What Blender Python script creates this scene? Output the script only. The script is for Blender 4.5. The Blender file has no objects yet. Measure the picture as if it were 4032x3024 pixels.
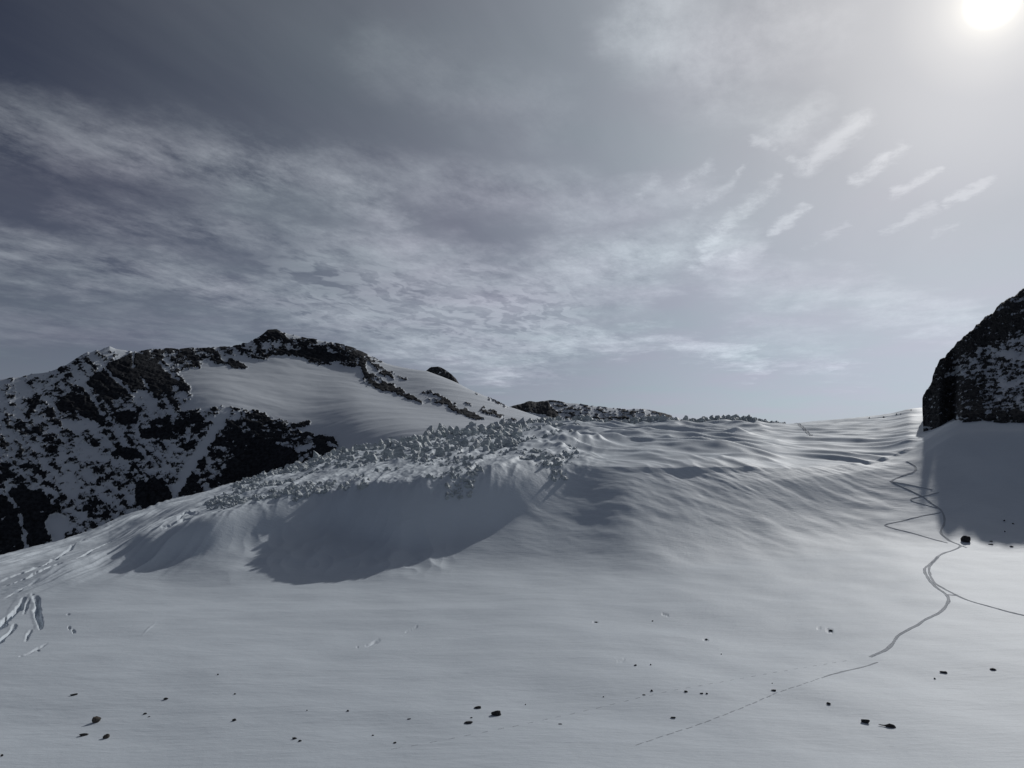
import bpy, math, random
import numpy as np

C = bpy.context.scene.collection
SC = bpy.context.scene
rad = math.radians

# ------------------------------------------------------------------ camera
PITCH = rad(5.0)
F = 4032 / 36.0 * 26.0
cam_d = bpy.data.cameras.new('camera')
cam = bpy.data.objects.new('camera', cam_d)
C.objects.link(cam)
cam_d.lens = 26.0
cam_d.sensor_width = 36.0
cam_d.clip_start = 0.5
cam_d.clip_end = 30000
cam.location = (0, 0, 0)
cam.rotation_euler = (rad(90) + PITCH, 0, 0)
SC.camera = cam

# ------------------------------------------------------------------ light
SUN_AZ = rad(34.3)
SUN_EL = rad(27.6)
SUN = (math.sin(SUN_AZ) * math.cos(SUN_EL), math.cos(SUN_AZ) * math.cos(SUN_EL), math.sin(SUN_EL))
SUN_STRENGTH = 2.38
EXPOSURE = -0.5
SKY_STRENGTH = 0.1

sd = bpy.data.lights.new('sun', 'SUN')
sd.energy = SUN_STRENGTH
sd.angle = rad(0.7)
sd.color = (1.0, 0.985, 0.96)
so = bpy.data.objects.new('sun', sd)
C.objects.link(so)
so.rotation_euler = (rad(90) - SUN_EL, 0, math.pi - SUN_AZ)
so.location = (0, 0, 500)

vs = SC.view_settings
SC.display_settings.display_device = 'sRGB'
vs.view_transform = 'Standard'
vs.look = 'None'
vs.exposure = EXPOSURE
vs.gamma = 1.0
vs.use_curve_mapping = False


class NT:
    """small helper to write node graphs as expressions"""
    def __init__(self, tree):
        self.t = tree

    def n(self, typ, **kw):
        nd = self.t.nodes.new(typ)
        for k, v in kw.items():
            setattr(nd, k, v)
        return nd

    def put(self, sock, v):
        if isinstance(v, bpy.types.NodeSocket):
            self.t.links.new(v, sock)
        elif v is not None:
            sock.default_value = v

    def m(self, op, a, b=None, c=None, clamp=False):
        nd = self.n('ShaderNodeMath', operation=op, use_clamp=clamp)
        self.put(nd.inputs[0], a)
        self.put(nd.inputs[1], b)
        self.put(nd.inputs[2], c)
        return nd.outputs[0]

    def vm(self, op, a, b=None):
        nd = self.n('ShaderNodeVectorMath', operation=op)
        self.put(nd.inputs[0], a)
        self.put(nd.inputs[1], b)
        return nd.outputs['Value'] if op in ('DOT_PRODUCT', 'LENGTH') else nd.outputs[0]

    def xyz(self, x, y, z):
        nd = self.n('ShaderNodeCombineXYZ')
        for i, v in enumerate((x, y, z)):
            self.put(nd.inputs[i], v)
        return nd.outputs[0]

    def sep(self, v):
        nd = self.n('ShaderNodeSeparateXYZ')
        self.put(nd.inputs[0], v)
        return nd.outputs

    def noise(self, vec, scale=1.0, detail=4.0, rough=0.55, lac=2.0, dist=0.0):
        nd = self.n('ShaderNodeTexNoise')
        self.put(nd.inputs['Vector'], vec)
        nd.inputs['Scale'].default_value = scale
        nd.inputs['Detail'].default_value = detail
        nd.inputs['Roughness'].default_value = rough
        nd.inputs['Lacunarity'].default_value = lac
        nd.inputs['Distortion'].default_value = dist
        return nd.outputs['Fac']

    def ramp(self, v, stops, mode='LINEAR'):
        """float ramp: stops = [(x, y), ...] over any range"""
        x0, x1 = stops[0][0], stops[-1][0]
        f = self.m('DIVIDE', self.m('SUBTRACT', v, x0), x1 - x0, clamp=True)
        nd = self.n('ShaderNodeFloatCurve')
        cu = nd.mapping.curves[0]
        pts = [((x - x0) / (x1 - x0), y) for x, y in stops]
        cu.points[0].location = pts[0]
        cu.points[1].location = pts[-1]
        for p in pts[1:-1]:
            cu.points.new(*p)
        if mode == 'LINEAR':
            for p in cu.points:
                p.handle_type = 'VECTOR'
        nd.mapping.update()
        self.put(nd.inputs['Value'], f)
        return nd.outputs[0]

    def sstep(self, v, a, b):
        nd = self.n('ShaderNodeMapRange', interpolation_type='SMOOTHSTEP')
        self.put(nd.inputs[0], v)
        nd.inputs[1].default_value = a
        nd.inputs[2].default_value = b
        return nd.outputs[0]

    def mixc(self, f, a, b):
        nd = self.n('ShaderNodeMix', data_type='RGBA')
        self.put(nd.inputs[0], f)
        self.put(nd.inputs[6], a)
        self.put(nd.inputs[7], b)
        return nd.outputs[2]

    def scale(self, v, s):
        nd = self.n('ShaderNodeVectorMath', operation='SCALE')
        self.put(nd.inputs[0], v)
        self.put(nd.inputs['Scale'], s)
        return nd.outputs[0]


# ------------------------------------------------------------------ sky
def pix(px, py):
    """image position on the 4032x3024 photograph -> (azimuth, tan of elevation)"""
    X = (np.asarray(px, float) - 2016) / F
    Y = (1512 - np.asarray(py, float)) / F
    up = Y * math.cos(PITCH) + math.sin(PITCH)
    fw = math.cos(PITCH) - Y * math.sin(PITCH)
    return np.arctan2(X, fw), up / np.hypot(X, fw)


# cloud banks and wisps: (points, half width in degrees, strength); azimuth and elevation are taken from the photograph
BANKS = [
    ([(-700, 300), (0, 480), (700, 600), (1060, 690)], 2.9, 1.0),
    ([(700, 560), (1060, 650), (1500, 830)], 2.6, 0.75),
    ([(380, 880), (1000, 920), (1600, 1010), (2150, 1130)], 2.3, 0.72),
    ([(-700, 900), (0, 1010), (620, 1080), (1050, 1180), (1500, 1320), (2000, 1420)], 2.1, 1.0),
    ([(-300, 1260), (500, 1270), (900, 1330)], 1.7, 0.42),
    ([(2150, 1100), (2600, 1010), (2850, 960)], 3.0, 0.85),
    ([(1500, 1150), (2100, 1150), (2500, 1130)], 3.2, 0.62),
    ([(2250, 860), (2500, 800), (2750, 760)], 1.8, 0.5),
    ([(300, 760), (800, 800)], 1.6, 0.35),
    ([(2100, 1330), (2600, 1335), (2960, 1400)], 1.3, 0.85),
    ([(2550, 60), (2850, 260), (3150, 60)], 4.5, 0.75),
    ([(2850, 300), (3100, 520)], 2.5, 0.5),
    ([(1300, 640), (1900, 760), (2300, 780)], 2.6, 0.5),
    ([(1500, 200), (2100, 420)], 3.5, 0.22),
    ([(2800, 1080), (3300, 1160), (3800, 1290)], 1.8, 0.5),
    ([(2950, 1250), (3300, 1420)], 1.8, 0.35),
]
WISPS = [
    ((3180, 645), (3400, 462), 0.75, 1.0), ((3365, 712), (3560, 580), 0.45, 1.0), ((3524, 755), (3695, 672), 0.36, 0.8), ((3731, 790), (3905, 710), 0.30, 0.7),
    ((2918, 832), (3044, 737), 0.55, 0.9), ((3040, 912), (3168, 822), 0.42, 0.95), ((2770, 972), (2891, 855), 0.55, 0.7), ((2680, 735), (2800, 645), 0.40, 0.7),
    ((3070, 530), (3225, 415), 0.95, 0.5), ((2985, 552), (3040, 566), 0.40, 0.75), ((3098, 616), (3144, 622), 0.26, 0.7), ((3062, 694), (3078, 690), 0.30, 0.7),
    ((2750, 812), (2882, 723), 0.42, 0.6), ((3496, 904), (3680, 818), 0.34, 0.55), ((3170, 976), (3334, 888), 0.25, 0.35), ((3680, 920), (3780, 880), 0.25, 0.4),
    ((2730, 1050), (2800, 1005), 0.45, 0.55), ((2511, 777), (2592, 690), 0.45, 0.45), ((3060, 1440), (3190, 1415), 0.22, 0.4), ((3180, 1455), (3320, 1440), 0.22, 0.4),
    ((2870, 1010), (2900, 1000), 0.25, 0.5), ((2900, 690), (2935, 660), 0.22, 0.5),
]


def build_world():
    w = bpy.data.worlds.new('World')
    SC.world = w
    w.use_nodes = True
    t = w.node_tree
    t.nodes.clear()
    N = NT(t)
    out = N.n('ShaderNodeOutputWorld')
    bg = N.n('ShaderNodeBackground')
    bg.inputs['Strength'].default_value = SKY_STRENGTH
    t.links.new(bg.outputs[0], out.inputs[0])
    sky = N.n('ShaderNodeTexSky', sky_type='NISHITA')
    sky.sun_disc = False
    sky.sun_elevation = SUN_EL
    sky.sun_rotation = SUN_AZ
    sky.altitude = 2600
    sky.air_density = 1.0
    sky.dust_density = 0.3
    sky.ozone_density = 2.0
    d = N.n('ShaderNodeTexCoord').outputs['Generated']
    x, y, z = N.sep(d)
    zc = N.m('MAXIMUM', z, 0.0)
    dot = N.vm('DOT_PRODUCT', d, SUN)
    ang = N.m('MULTIPLY', N.m('ARCCOSINE', N.m('MINIMUM', dot, 0.99999)), 180 / math.pi)
    # thin veil of high ice cloud lit from behind: bright round the sun, dull away from it (display-linear units)
    veil = N.ramp(ang, [(0, 0.80), (1.5, 0.755), (2.3, 0.715), (3.5, 0.67), (5.0, 0.62), (8, 0.555), (12, 0.45), (18, 0.37), (26, 0.262),
                        (36, 0.166), (48, 0.090), (62, 0.040), (80, 0.030), (180, 0.028)])
    core = N.ramp(ang, [(0, 1.0), (1.0, 0.8), (1.3, 0.34), (1.6, 0.17), (2.2, 0.10), (3.2, 0.045), (5.5, 0.0), (20, 0.0)])
    hor = N.ramp(zc, [(0, 1.0), (0.06, 0.95), (0.14, 0.66), (0.25, 0.30), (0.42, 0.0), (1.0, 0.0)])
    hor = N.m('MULTIPLY', hor, N.m('ADD', 0.09, N.m('MULTIPLY', veil, 0.40)))
    # cloud sheet: directions projected on a flat layer
    inv = N.m('DIVIDE', 1.0, N.m('ADD', zc, 0.07))
    px = N.m('MULTIPLY', x, inv)
    py = N.m('MULTIPLY', y, inv)
    ca, sa = math.cos(rad(22)), math.sin(rad(22))
    u = N.m('SUBTRACT', N.m('MULTIPLY', px, ca), N.m('MULTIPLY', py, sa))
    v = N.m('ADD', N.m('MULTIPLY', px, sa), N.m('MULTIPLY', py, ca))
    P = N.xyz(u, v, 0.0)
    az = N.m('MULTIPLY', N.m('ARCTAN2', x, y), 180 / math.pi)
    el = N.m('MULTIPLY', N.m('ARCSINE', z), 180 / math.pi)
    wtex = N.n('ShaderNodeTexNoise')
    N.put(wtex.inputs['Vector'], P)
    wtex.inputs['Scale'].default_value = 2.6
    wtex.inputs['Detail'].default_value = 7
    wtex.inputs['Roughness'].default_value = 0.66
    wv = N.vm('SUBTRACT', wtex.outputs['Color'], (0.5, 0.5, 0.5))
    Q0 = N.xyz(az, el, 0.0)
    Q = N.vm('ADD', Q0, N.vm('MULTIPLY', wv, (10.0, 5.5, 0.0)))
    ftex = N.n('ShaderNodeTexNoise')
    N.put(ftex.inputs['Vector'], P)
    ftex.inputs['Scale'].default_value = 9.0
    ftex.inputs['Detail'].default_value = 6
    ftex.inputs['Roughness'].default_value = 0.7
    Qf = N.vm('ADD', Q0, N.vm('MULTIPLY', N.vm('SUBTRACT', ftex.outputs['Color'], (0.5, 0.5, 0.5)), (2.2, 1.8, 0.0)))

    def deg(p):
        a, t_ = pix(*p)
        return (math.degrees(float(a)), math.degrees(math.atan(float(t_))), 0.0)

    chain = [None]

    def seg(Qv, a, b, wdt, soft_=1.25):
        a, b = deg(a), deg(b)
        ba = (b[0] - a[0], b[1] - a[1], 0.0)
        L2 = ba[0] ** 2 + ba[1] ** 2 + 1e-6
        if chain[0] is not None:      # keeps the strokes evaluated one after another (small shader stack)
            nd = N.n('ShaderNodeVectorMath', operation='MULTIPLY_ADD')
            N.put(nd.inputs[0], chain[0])
            nd.inputs[1].default_value = (1e-6, 1e-6, 0.0)
            N.put(nd.inputs[2], Qv)
            Qv = nd.outputs[0]
        pa = N.vm('SUBTRACT', Qv, a)
        tt = N.m('MULTIPLY', N.vm('DOT_PRODUCT', pa, (ba[0] / L2, ba[1] / L2, 0.0)), 1.0, clamp=True)
        dist = N.vm('LENGTH', N.vm('SUBTRACT', pa, N.scale(ba, tt)))
        r_ = N.sstep(dist, wdt * soft_, wdt * 0.1)
        chain[0] = r_
        return r_

    bank = None
    for pts, wdt, amp in BANKS:
        g = None
        for a, b in zip(pts[:-1], pts[1:]):
            e = seg(Q, a, b, wdt)
            g = e if g is None else N.m('MAXIMUM', g, e)
        g = N.m('MULTIPLY', g, amp)
        bank = g if bank is None else N.m('MAXIMUM', bank, g)
    wisp = None
    for a, b, wdt, amp in WISPS:
        e = N.m('MULTIPLY', seg(Qf, a, b, wdt, 1.5), amp)
        wisp = e if wisp is None else N.m('MAXIMUM', wisp, e)
    soft = N.sstep(N.noise(N.xyz(u, N.m('MULTIPLY', v, 0.7), 7.7), 2.4, 7, 0.62, dist=0.3), 0.30, 0.72)
    # cirrocumulus grains
    warp = N.noise(P, 3.0, 3, 0.5)
    cellv = N.noise(N.xyz(N.m('ADD', u, N.m('MULTIPLY', warp, 0.3)), N.m('MULTIPLY', v, 0.5), 1.7), 15.0, 3, 0.5)
    cells = N.sstep(cellv, 0.42, 0.58)
    grain = N.m('MULTIPLY', seg(Q, (1250, 1130), (2150, 1250), 5.0), 0.95)
    fine = N.noise(N.xyz(u, N.m('MULTIPLY', v, 0.6), 4.4), 6.5, 8, 0.72)
    base_t = N.m('ADD', 0.33, N.m('ADD', N.m('MULTIPLY', soft, 0.55), N.m('MULTIPLY', N.m('SUBTRACT', fine, 0.5), 2.9)))
    c1 = N.m('MULTIPLY', bank, base_t, clamp=True)
    c2 = N.m('MULTIPLY', grain, N.m('ADD', N.m('MULTIPLY', cells, 0.85), N.m('MULTIPLY', soft, 0.15)))
    cloud = N.m('MAXIMUM', c1, N.m('ADD', N.m('MULTIPLY', c1, 0.6), N.m('MULTIPLY', c2, 0.6)))
    thin = N.m('MULTIPLY', N.m('SUBTRACT', N.noise(N.xyz(N.m('MULTIPLY', u, 1.6), N.m('MULTIPLY', v, 0.35), 2.2), 0.9, 6, 0.6), 0.5), 0.55)
    cloud = N.m('ADD', cloud, N.m('MULTIPLY', thin, N.sstep(z, 0.1, 0.3)))
    wispt = N.m('MULTIPLY', wisp, N.sstep(fine, 0.33, 0.60))
    cl = N.ramp(ang, [(0, 0.05), (8, 0.12), (18, 0.19), (30, 0.25), (45, 0.225), (60, 0.165), (80, 0.12), (180, 0.10)])
    K = 1.0 / (SKY_STRENGTH * 2 ** EXPOSURE)
    nish = N.vm('MULTIPLY', sky.outputs[0], NISH)
    # faint iridescence: the ice cloud drifts between greenish and rosy
    ir = N.m('MULTIPLY', N.m('SUBTRACT', N.noise(P, 1.1, 3, 0.5), 0.5), 0.16)
    tint = N.xyz(N.m('ADD', 0.935, ir), N.m('SUBTRACT', 0.99, N.m('MULTIPLY', ir, 0.6)), N.m('ADD', 1.03, N.m('MULTIPLY', ir, 0.3)))
    warm = N.sstep(ang, 28.0, 3.0)
    tint = N.mixc(warm, tint, (1.0, 0.985, 0.955, 1.0))
    lum = N.m('ADD', N.m('ADD', veil, hor), N.m('ADD', N.m('MULTIPLY', cloud, cl), N.m('MULTIPLY', wispt, 0.16)))
    grey = N.scale(tint, N.m('MULTIPLY', N.m('MAXIMUM', lum, 0.004), K))
    corec = N.scale(N.xyz(1.0, 0.90, 0.68), N.m('MULTIPLY', core, K * 1.3))
    tot = N.vm('ADD', N.vm('ADD', nish, grey), corec)
    t.links.new(tot, bg.inputs['Color'])
    w.cycles.sampling_method = 'MANUAL'
    w.cycles.sample_map_resolution = 512


NISH = (0.10, 0.115, 0.172)
build_world()

# ------------------------------------------------------------------ numpy helpers
_rng = np.random.RandomState(7)
_perm = _rng.permutation(512).astype(np.int64)
_perm = np.concatenate([_perm, _perm])
_ga = _rng.rand(512) * 2 * np.pi
_gx, _gy = np.cos(_ga), np.sin(_ga)


def perlin(x, y, seed=0):
    x = np.asarray(x, dtype=np.float64) + seed * 17.31
    y = np.asarray(y, dtype=np.float64) + seed * 9.77
    xi = np.floor(x).astype(np.int64)
    yi = np.floor(y).astype(np.int64)
    fx = x - xi
    fy = y - yi
    xi &= 511
    yi &= 511
    u = fx * fx * fx * (fx * (fx * 6 - 15) + 10)
    v = fy * fy * fy * (fy * (fy * 6 - 15) + 10)

    def g(ix, iy, dx, dy):
        h = _perm[(_perm[ix & 511] + iy) & 511]
        return _gx[h] * dx + _gy[h] * dy
    a = g(xi, yi, fx, fy)
    b = g(xi + 1, yi, fx - 1, fy)
    c = g(xi, yi + 1, fx, fy - 1)
    d = g(xi + 1, yi + 1, fx - 1, fy - 1)
    return 1.4 * ((a + u * (b - a)) + v * ((c + u * (d - c)) - (a + u * (b - a))))


def fbm(x, y, octv=5, gain=0.5, seed=0):
    r = 0
    a = 1.0
    f = 1.0
    for i in range(octv):
        r = r + a * perlin(x * f, y * f, seed + i * 3)
        a *= gain
        f *= 2.03
    return r


def ridged(x, y, octv=5, gain=0.5, seed=0):
    r = 0
    a = 1.0
    f = 1.0
    s = 0
    for i in range(octv):
        r = r + a * (1 - 2 * np.abs(perlin(x * f, y * f, seed + i * 3)))
        s += a
        a *= gain
        f *= 2.03
    return r / s


def smooth(a, b, x):
    t = np.clip((x - a) / (b - a), 0, 1)
    return t * t * (3 - 2 * t)


def unpix(x, y, z):
    fw = y * math.cos(PITCH) + z * math.sin(PITCH)
    up = -y * math.sin(PITCH) + z * math.cos(PITCH)
    return 2016 + F * x / fw, 1512 - F * up / fw


def pchip1(xk, yk, x):
    xk = np.asarray(xk, float)
    yk = np.asarray(yk, float)
    h = np.diff(xk)
    dl = np.diff(yk) / h
    m = np.zeros_like(yk)
    m[0], m[-1] = dl[0], dl[-1]
    for i in range(1, len(xk) - 1):
        if dl[i - 1] * dl[i] > 0:
            w1 = 2 * h[i] + h[i - 1]
            w2 = h[i] + 2 * h[i - 1]
            m[i] = (w1 + w2) / (w1 / dl[i - 1] + w2 / dl[i])
    i = np.clip(np.searchsorted(xk, x) - 1, 0, len(h) - 1)
    t = np.clip((x - xk[i]) / h[i], 0, 1)
    t2, t3 = t * t, t * t * t
    return ((2 * t3 - 3 * t2 + 1) * yk[i] + (t3 - 2 * t2 + t) * h[i] * m[i]
            + (-2 * t3 + 3 * t2) * yk[i + 1] + (t3 - t2) * h[i] * m[i + 1])


def lines_to_grid(lines, az, seg, linear=False):
    """lines: each a list of (px, py, d) or (px, py, 'z', z), near to far. Returns D, T grids [row, column] """
    DL, TL = [], []
    for ln in lines:
        a, t, dd = [], [], []
        for e in ln:
            A, T = pix(e[0], e[1])
            a.append(float(A))
            t.append(float(T))
            dd.append(e[3] / float(T) if e[2] == 'z' else e[2])
        f = (lambda k, v: np.interp(az, k, v)) if linear else (lambda k, v: pchip1(k, v, az))
        DL.append(f(a, dd))
        TL.append(f(a, t))
    DL, TL = np.array(DL), np.array(TL)
    Z = DL * TL
    K = len(lines)

    def slopes(Y):
        dl = np.diff(Y, axis=0)
        m = np.zeros_like(Y)
        m[0], m[-1] = dl[0], dl[-1]
        a, b = dl[:-1], dl[1:]
        with np.errstate(divide='ignore', invalid='ignore'):
            hm = 2 * a * b / (a + b)
        m[1:-1] = np.where(a * b > 0, hm, 0)
        return m
    mD, mZ = slopes(DL), slopes(Z)
    s = np.concatenate([k + np.linspace(0, 1, seg[k], endpoint=False) for k in range(K - 1)] + [[K - 1.0]])
    i = np.clip(s.astype(int), 0, K - 2)
    t = (s - i)[:, None]
    t2, t3 = t * t, t * t * t

    def ev(Y, m):
        return ((2 * t3 - 3 * t2 + 1) * Y[i] + (t3 - 2 * t2 + t) * m[i] + (-2 * t3 + 3 * t2) * Y[i + 1] + (t3 - t2) * m[i + 1])
    return ev(DL, mD), ev(Z, mZ), s


def grid_mesh(name, X, Y, Z, attrs=None, smooth_shade=True):
    R, N = X.shape
    me = bpy.data.meshes.new(name)
    me.vertices.add(R * N)
    co = np.stack([X, Y, Z], axis=-1).reshape(-1).astype(np.float32)
    me.vertices.foreach_set('co', co)
    r = np.arange(R - 1)[:, None] * N
    c = np.arange(N - 1)[None, :]
    a = (r + c).reshape(-1)
    q = np.stack([a, a + 1, a + 1 + N, a + N], axis=-1).astype(np.int32)
    nq = len(q)
    me.loops.add(nq * 4)
    me.loops.foreach_set('vertex_index', q.reshape(-1))
    me.polygons.add(nq)
    me.polygons.foreach_set('loop_start', (np.arange(nq) * 4).astype(np.int32))
    me.polygons.foreach_set('loop_total', np.full(nq, 4, np.int32))
    me.polygons.foreach_set('use_smooth', np.full(nq, smooth_shade))
    me.update(calc_edges=True)
    for k, v in (attrs or {}).items():
        at = me.attributes.new(k, 'FLOAT', 'POINT')
        at.data.foreach_set('value', np.ascontiguousarray(v.reshape(-1), dtype=np.float32))
    return me


def link(name, me, mat=None, parent=None, **props):
    o = bpy.data.objects.new(name, me)
    C.objects.link(o)
    if mat is not None and me is not None and len(me.materials) == 0:
        me.materials.append(mat)
    if parent is not None:
        o.parent = parent
    for k, v in props.items():
        o[k] = v
    return o


def poly_dist(PX, PY, pts, closed=True):
    """distance to a polygon outline and inside test (vectorised)"""
    n = len(pts)
    D2 = np.full(PX.shape, 1e18)
    ins = np.zeros(PX.shape, bool)
    for i in range(n if closed else n - 1):
        x0, y0 = pts[i]
        x1, y1 = pts[(i + 1) % n]
        dx, dy = x1 - x0, y1 - y0
        L2 = dx * dx + dy * dy + 1e-9
        t = np.clip(((PX - x0) * dx + (PY - y0) * dy) / L2, 0, 1)
        D2 = np.minimum(D2, (PX - x0 - t * dx) ** 2 + (PY - y0 - t * dy) ** 2)
        if closed:
            cr = ((y0 > PY) != (y1 > PY)) & (PX < dx * (PY - y0) / (dy if dy != 0 else 1e-9) + x0)
            ins ^= cr
    return np.sqrt(D2), ins


def paint(F0, PX, PY, pts, val, soft=10, width=None):
    """blend val into a field inside a polygon (or along a line when width is given)"""
    xs = [p[0] for p in pts]
    ys = [p[1] for p in pts]
    mrg = soft + (width or 0) + 2
    sel = (PX > min(xs) - mrg) & (PX < max(xs) + mrg) & (PY > min(ys) - mrg) & (PY < max(ys) + mrg)
    if not sel.any():
        return
    px, py = PX[sel], PY[sel]
    if width is None:
        d, ins = poly_dist(px, py, pts)
        w = smooth(-soft, soft, np.where(ins, d, -d))
    else:
        d, _ = poly_dist(px, py, pts, closed=False)
        w = 1 - smooth(width * 0.5, width * 0.5 + soft, d)
    F0[sel] = F0[sel] * (1 - w) + val * w


# ------------------------------------------------------------------ materials
def principled(name):
    m = bpy.data.materials.new(name)
    m.use_nodes = True
    t = m.node_tree
    b = t.nodes['Principled BSDF']
    return m, NT(t), b


def snow_material(name, tint=(0.74, 0.805, 0.865), sastrugi=True):
    m, N, b = principled(name)
    pos = N.n('ShaderNodeNewGeometry').outputs['Position']
    mp = N.n('ShaderNodeMapping')
    N.put(mp.inputs['Vector'], pos)
    mp.inputs['Rotation'].default_value = (0, 0, rad(8))
    mp.inputs['Scale'].default_value = (0.22, 1.0, 1.0)
    n1 = N.noise(mp.outputs[0], 0.9, 7, 0.66)
    n2 = N.noise(pos, 1.6, 4, 0.6)
    n3 = N.noise(pos, 0.05, 4, 0.5)
    h = N.m('ADD', N.m('MULTIPLY', n1, 0.9), N.m('MULTIPLY', n2, 0.12))
    bp = N.n('ShaderNodeBump')
    bp.inputs['Strength'].default_value = 0.45
    bp.inputs['Distance'].default_value = 0.34
    N.put(bp.inputs['Height'], h)
    N.put(b.inputs['Normal'], bp.outputs[0])
    dark = tuple(c * 0.96 for c in tint)
    col = N.mixc(N.sstep(N.m('ADD', N.m('MULTIPLY', n3, 0.7), N.m('MULTIPLY', n1, 0.3)), 0.35, 0.65), (*dark, 1), (*tint, 1))
    N.put(b.inputs['Base Color'], col)
    b.inputs['Roughness'].default_value = 0.62
    b.inputs['Specular IOR Level'].default_value = 0.25
    return m


def rock_snow_material(name, rock_dark, rock_light, scale=0.05, fine=0.35):
    m, N, b = principled(name)
    pos = N.n('ShaderNodeNewGeometry').outputs['Position']
    at = N.n('ShaderNodeAttribute', attribute_name='rock').outputs['Fac']
    f = N.noise(pos, scale * 2.2, 6, 0.65)
    mp = N.n('ShaderNodeMapping')
    N.put(mp.inputs['Vector'], pos)
    mp.inputs['Rotation'].default_value = (0, rad(24), 0)
    mp.inputs['Scale'].default_value = (0.25, 0.25, 1.5)
    strata = N.noise(mp.outputs[0], scale * 1.6, 6, 0.62)
    r = N.m('ADD', N.m('ADD', at, N.m('MULTIPLY', N.m('SUBTRACT', f, 0.5), fine)), N.m('MULTIPLY', N.m('SUBTRACT', strata, 0.5), 0.8))
    mask = N.sstep(r, 0.44, 0.56)
    g = N.noise(pos, scale * 3.0, 5, 0.6)
    rc = N.mixc(N.sstep(g, 0.35, 0.7), (*rock_dark, 1), (*rock_light, 1))
    sc = N.mixc(N.noise(pos, scale, 3, 0.5), (0.74, 0.79, 0.84, 1), (0.79, 0.83, 0.88, 1))
    N.put(b.inputs['Base Color'], N.mixc(mask, sc, rc))
    N.put(b.inputs['Roughness'], N.m('ADD', 0.6, N.m('MULTIPLY', mask, 0.25)))
    b.inputs['Specular IOR Level'].default_value = 0.15
    bp = N.n('ShaderNodeBump')
    bp.inputs['Strength'].default_value = 0.45
    bp.inputs['Distance'].default_value = 2.0
    N.put(bp.inputs['Height'], N.m('MULTIPLY', N.noise(pos, scale * 4, 6, 0.65), mask))
    N.put(b.inputs['Normal'], bp.outputs[0])
    return m


SNOW = snow_material('snow')
MOUNTAIN_MAT = rock_snow_material('mountain_rock_and_snow', (0.010, 0.012, 0.017), (0.038, 0.041, 0.048), scale=0.06, fine=0.9)
CLIFF_MAT = rock_snow_material('cliff_rock_and_snow', (0.022, 0.023, 0.026), (0.075, 0.075, 0.076), scale=0.2, fine=1.1)
RIDGE_MAT = rock_snow_material('far_ridge_rock_and_snow', (0.025, 0.028, 0.034), (0.06, 0.063, 0.07), scale=0.03)

# ------------------------------------------------------------------ glacier and snow basin
def zline(pts):
    return [(p[0], p[1], 'z', p[2]) for p in pts]


BASE_EDGE = [(3640, 1686), (3700, 1680), (3752, 1650), (3785, 1668), (3870, 1657), (3940, 1667), (4032, 1668)]
# flank of the icefall: run-out foot, foot of the steep step, crest of the step
FLANK = [  # px, foot row, foot z, run-out slope, step-foot row, step slope, crest row
    (-300, 2500, -52, 0.04, 2420, 0.10, 2370), (0, 2450, -51, 0.05, 2360, 0.12, 2290), (250, 2400, -50.3, 0.09, 2300, 0.17, 2215), (430, 2375, -50, 0.11, 2255, 0.17, 2160),
    (620, 2355, -49.8, 0.15, 2232, 0.50, 2105),
    (800, 2345, -49.5, 0.19, 2196, 0.76, 2045), (1020, 2332, -49, 0.20, 2142, 0.72, 1988), (1250, 2318, -48.6, 0.21, 2104, 0.74, 1948), (1420, 2315, -48.3, 0.21, 2128, 0.90, 1932),
    (1590, 2312, -48.1, 0.22, 2168, 0.94, 1916), (1820, 2300, -47.8, 0.25, 2136, 0.94, 1882), (2016, 2288, -47.5, 0.29, 2080, 0.86, 1852), (2250, 2276, -47, 0.335, 1975, 0.62, 1845),
    (2500, 2272, -46.5, 0.385, 1890, 0.40, 1848), (3000, 2208, -45, 0.38, 1890, 0.38, 1850), (3400, 2165, -43.5, 0.335, 1855, 0.32, 1825)]


def rise(px, row0, z0, slope, row1):
    """distance and height where a slope starting at row0 (height z0) is seen at row1"""
    t0, t1 = float(pix(px, row0)[1]), float(pix(px, row1)[1])
    d0 = z0 / t0
    d1 = (slope * d0 - z0) / (slope - t1)
    return d1, d1 * t1


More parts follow.
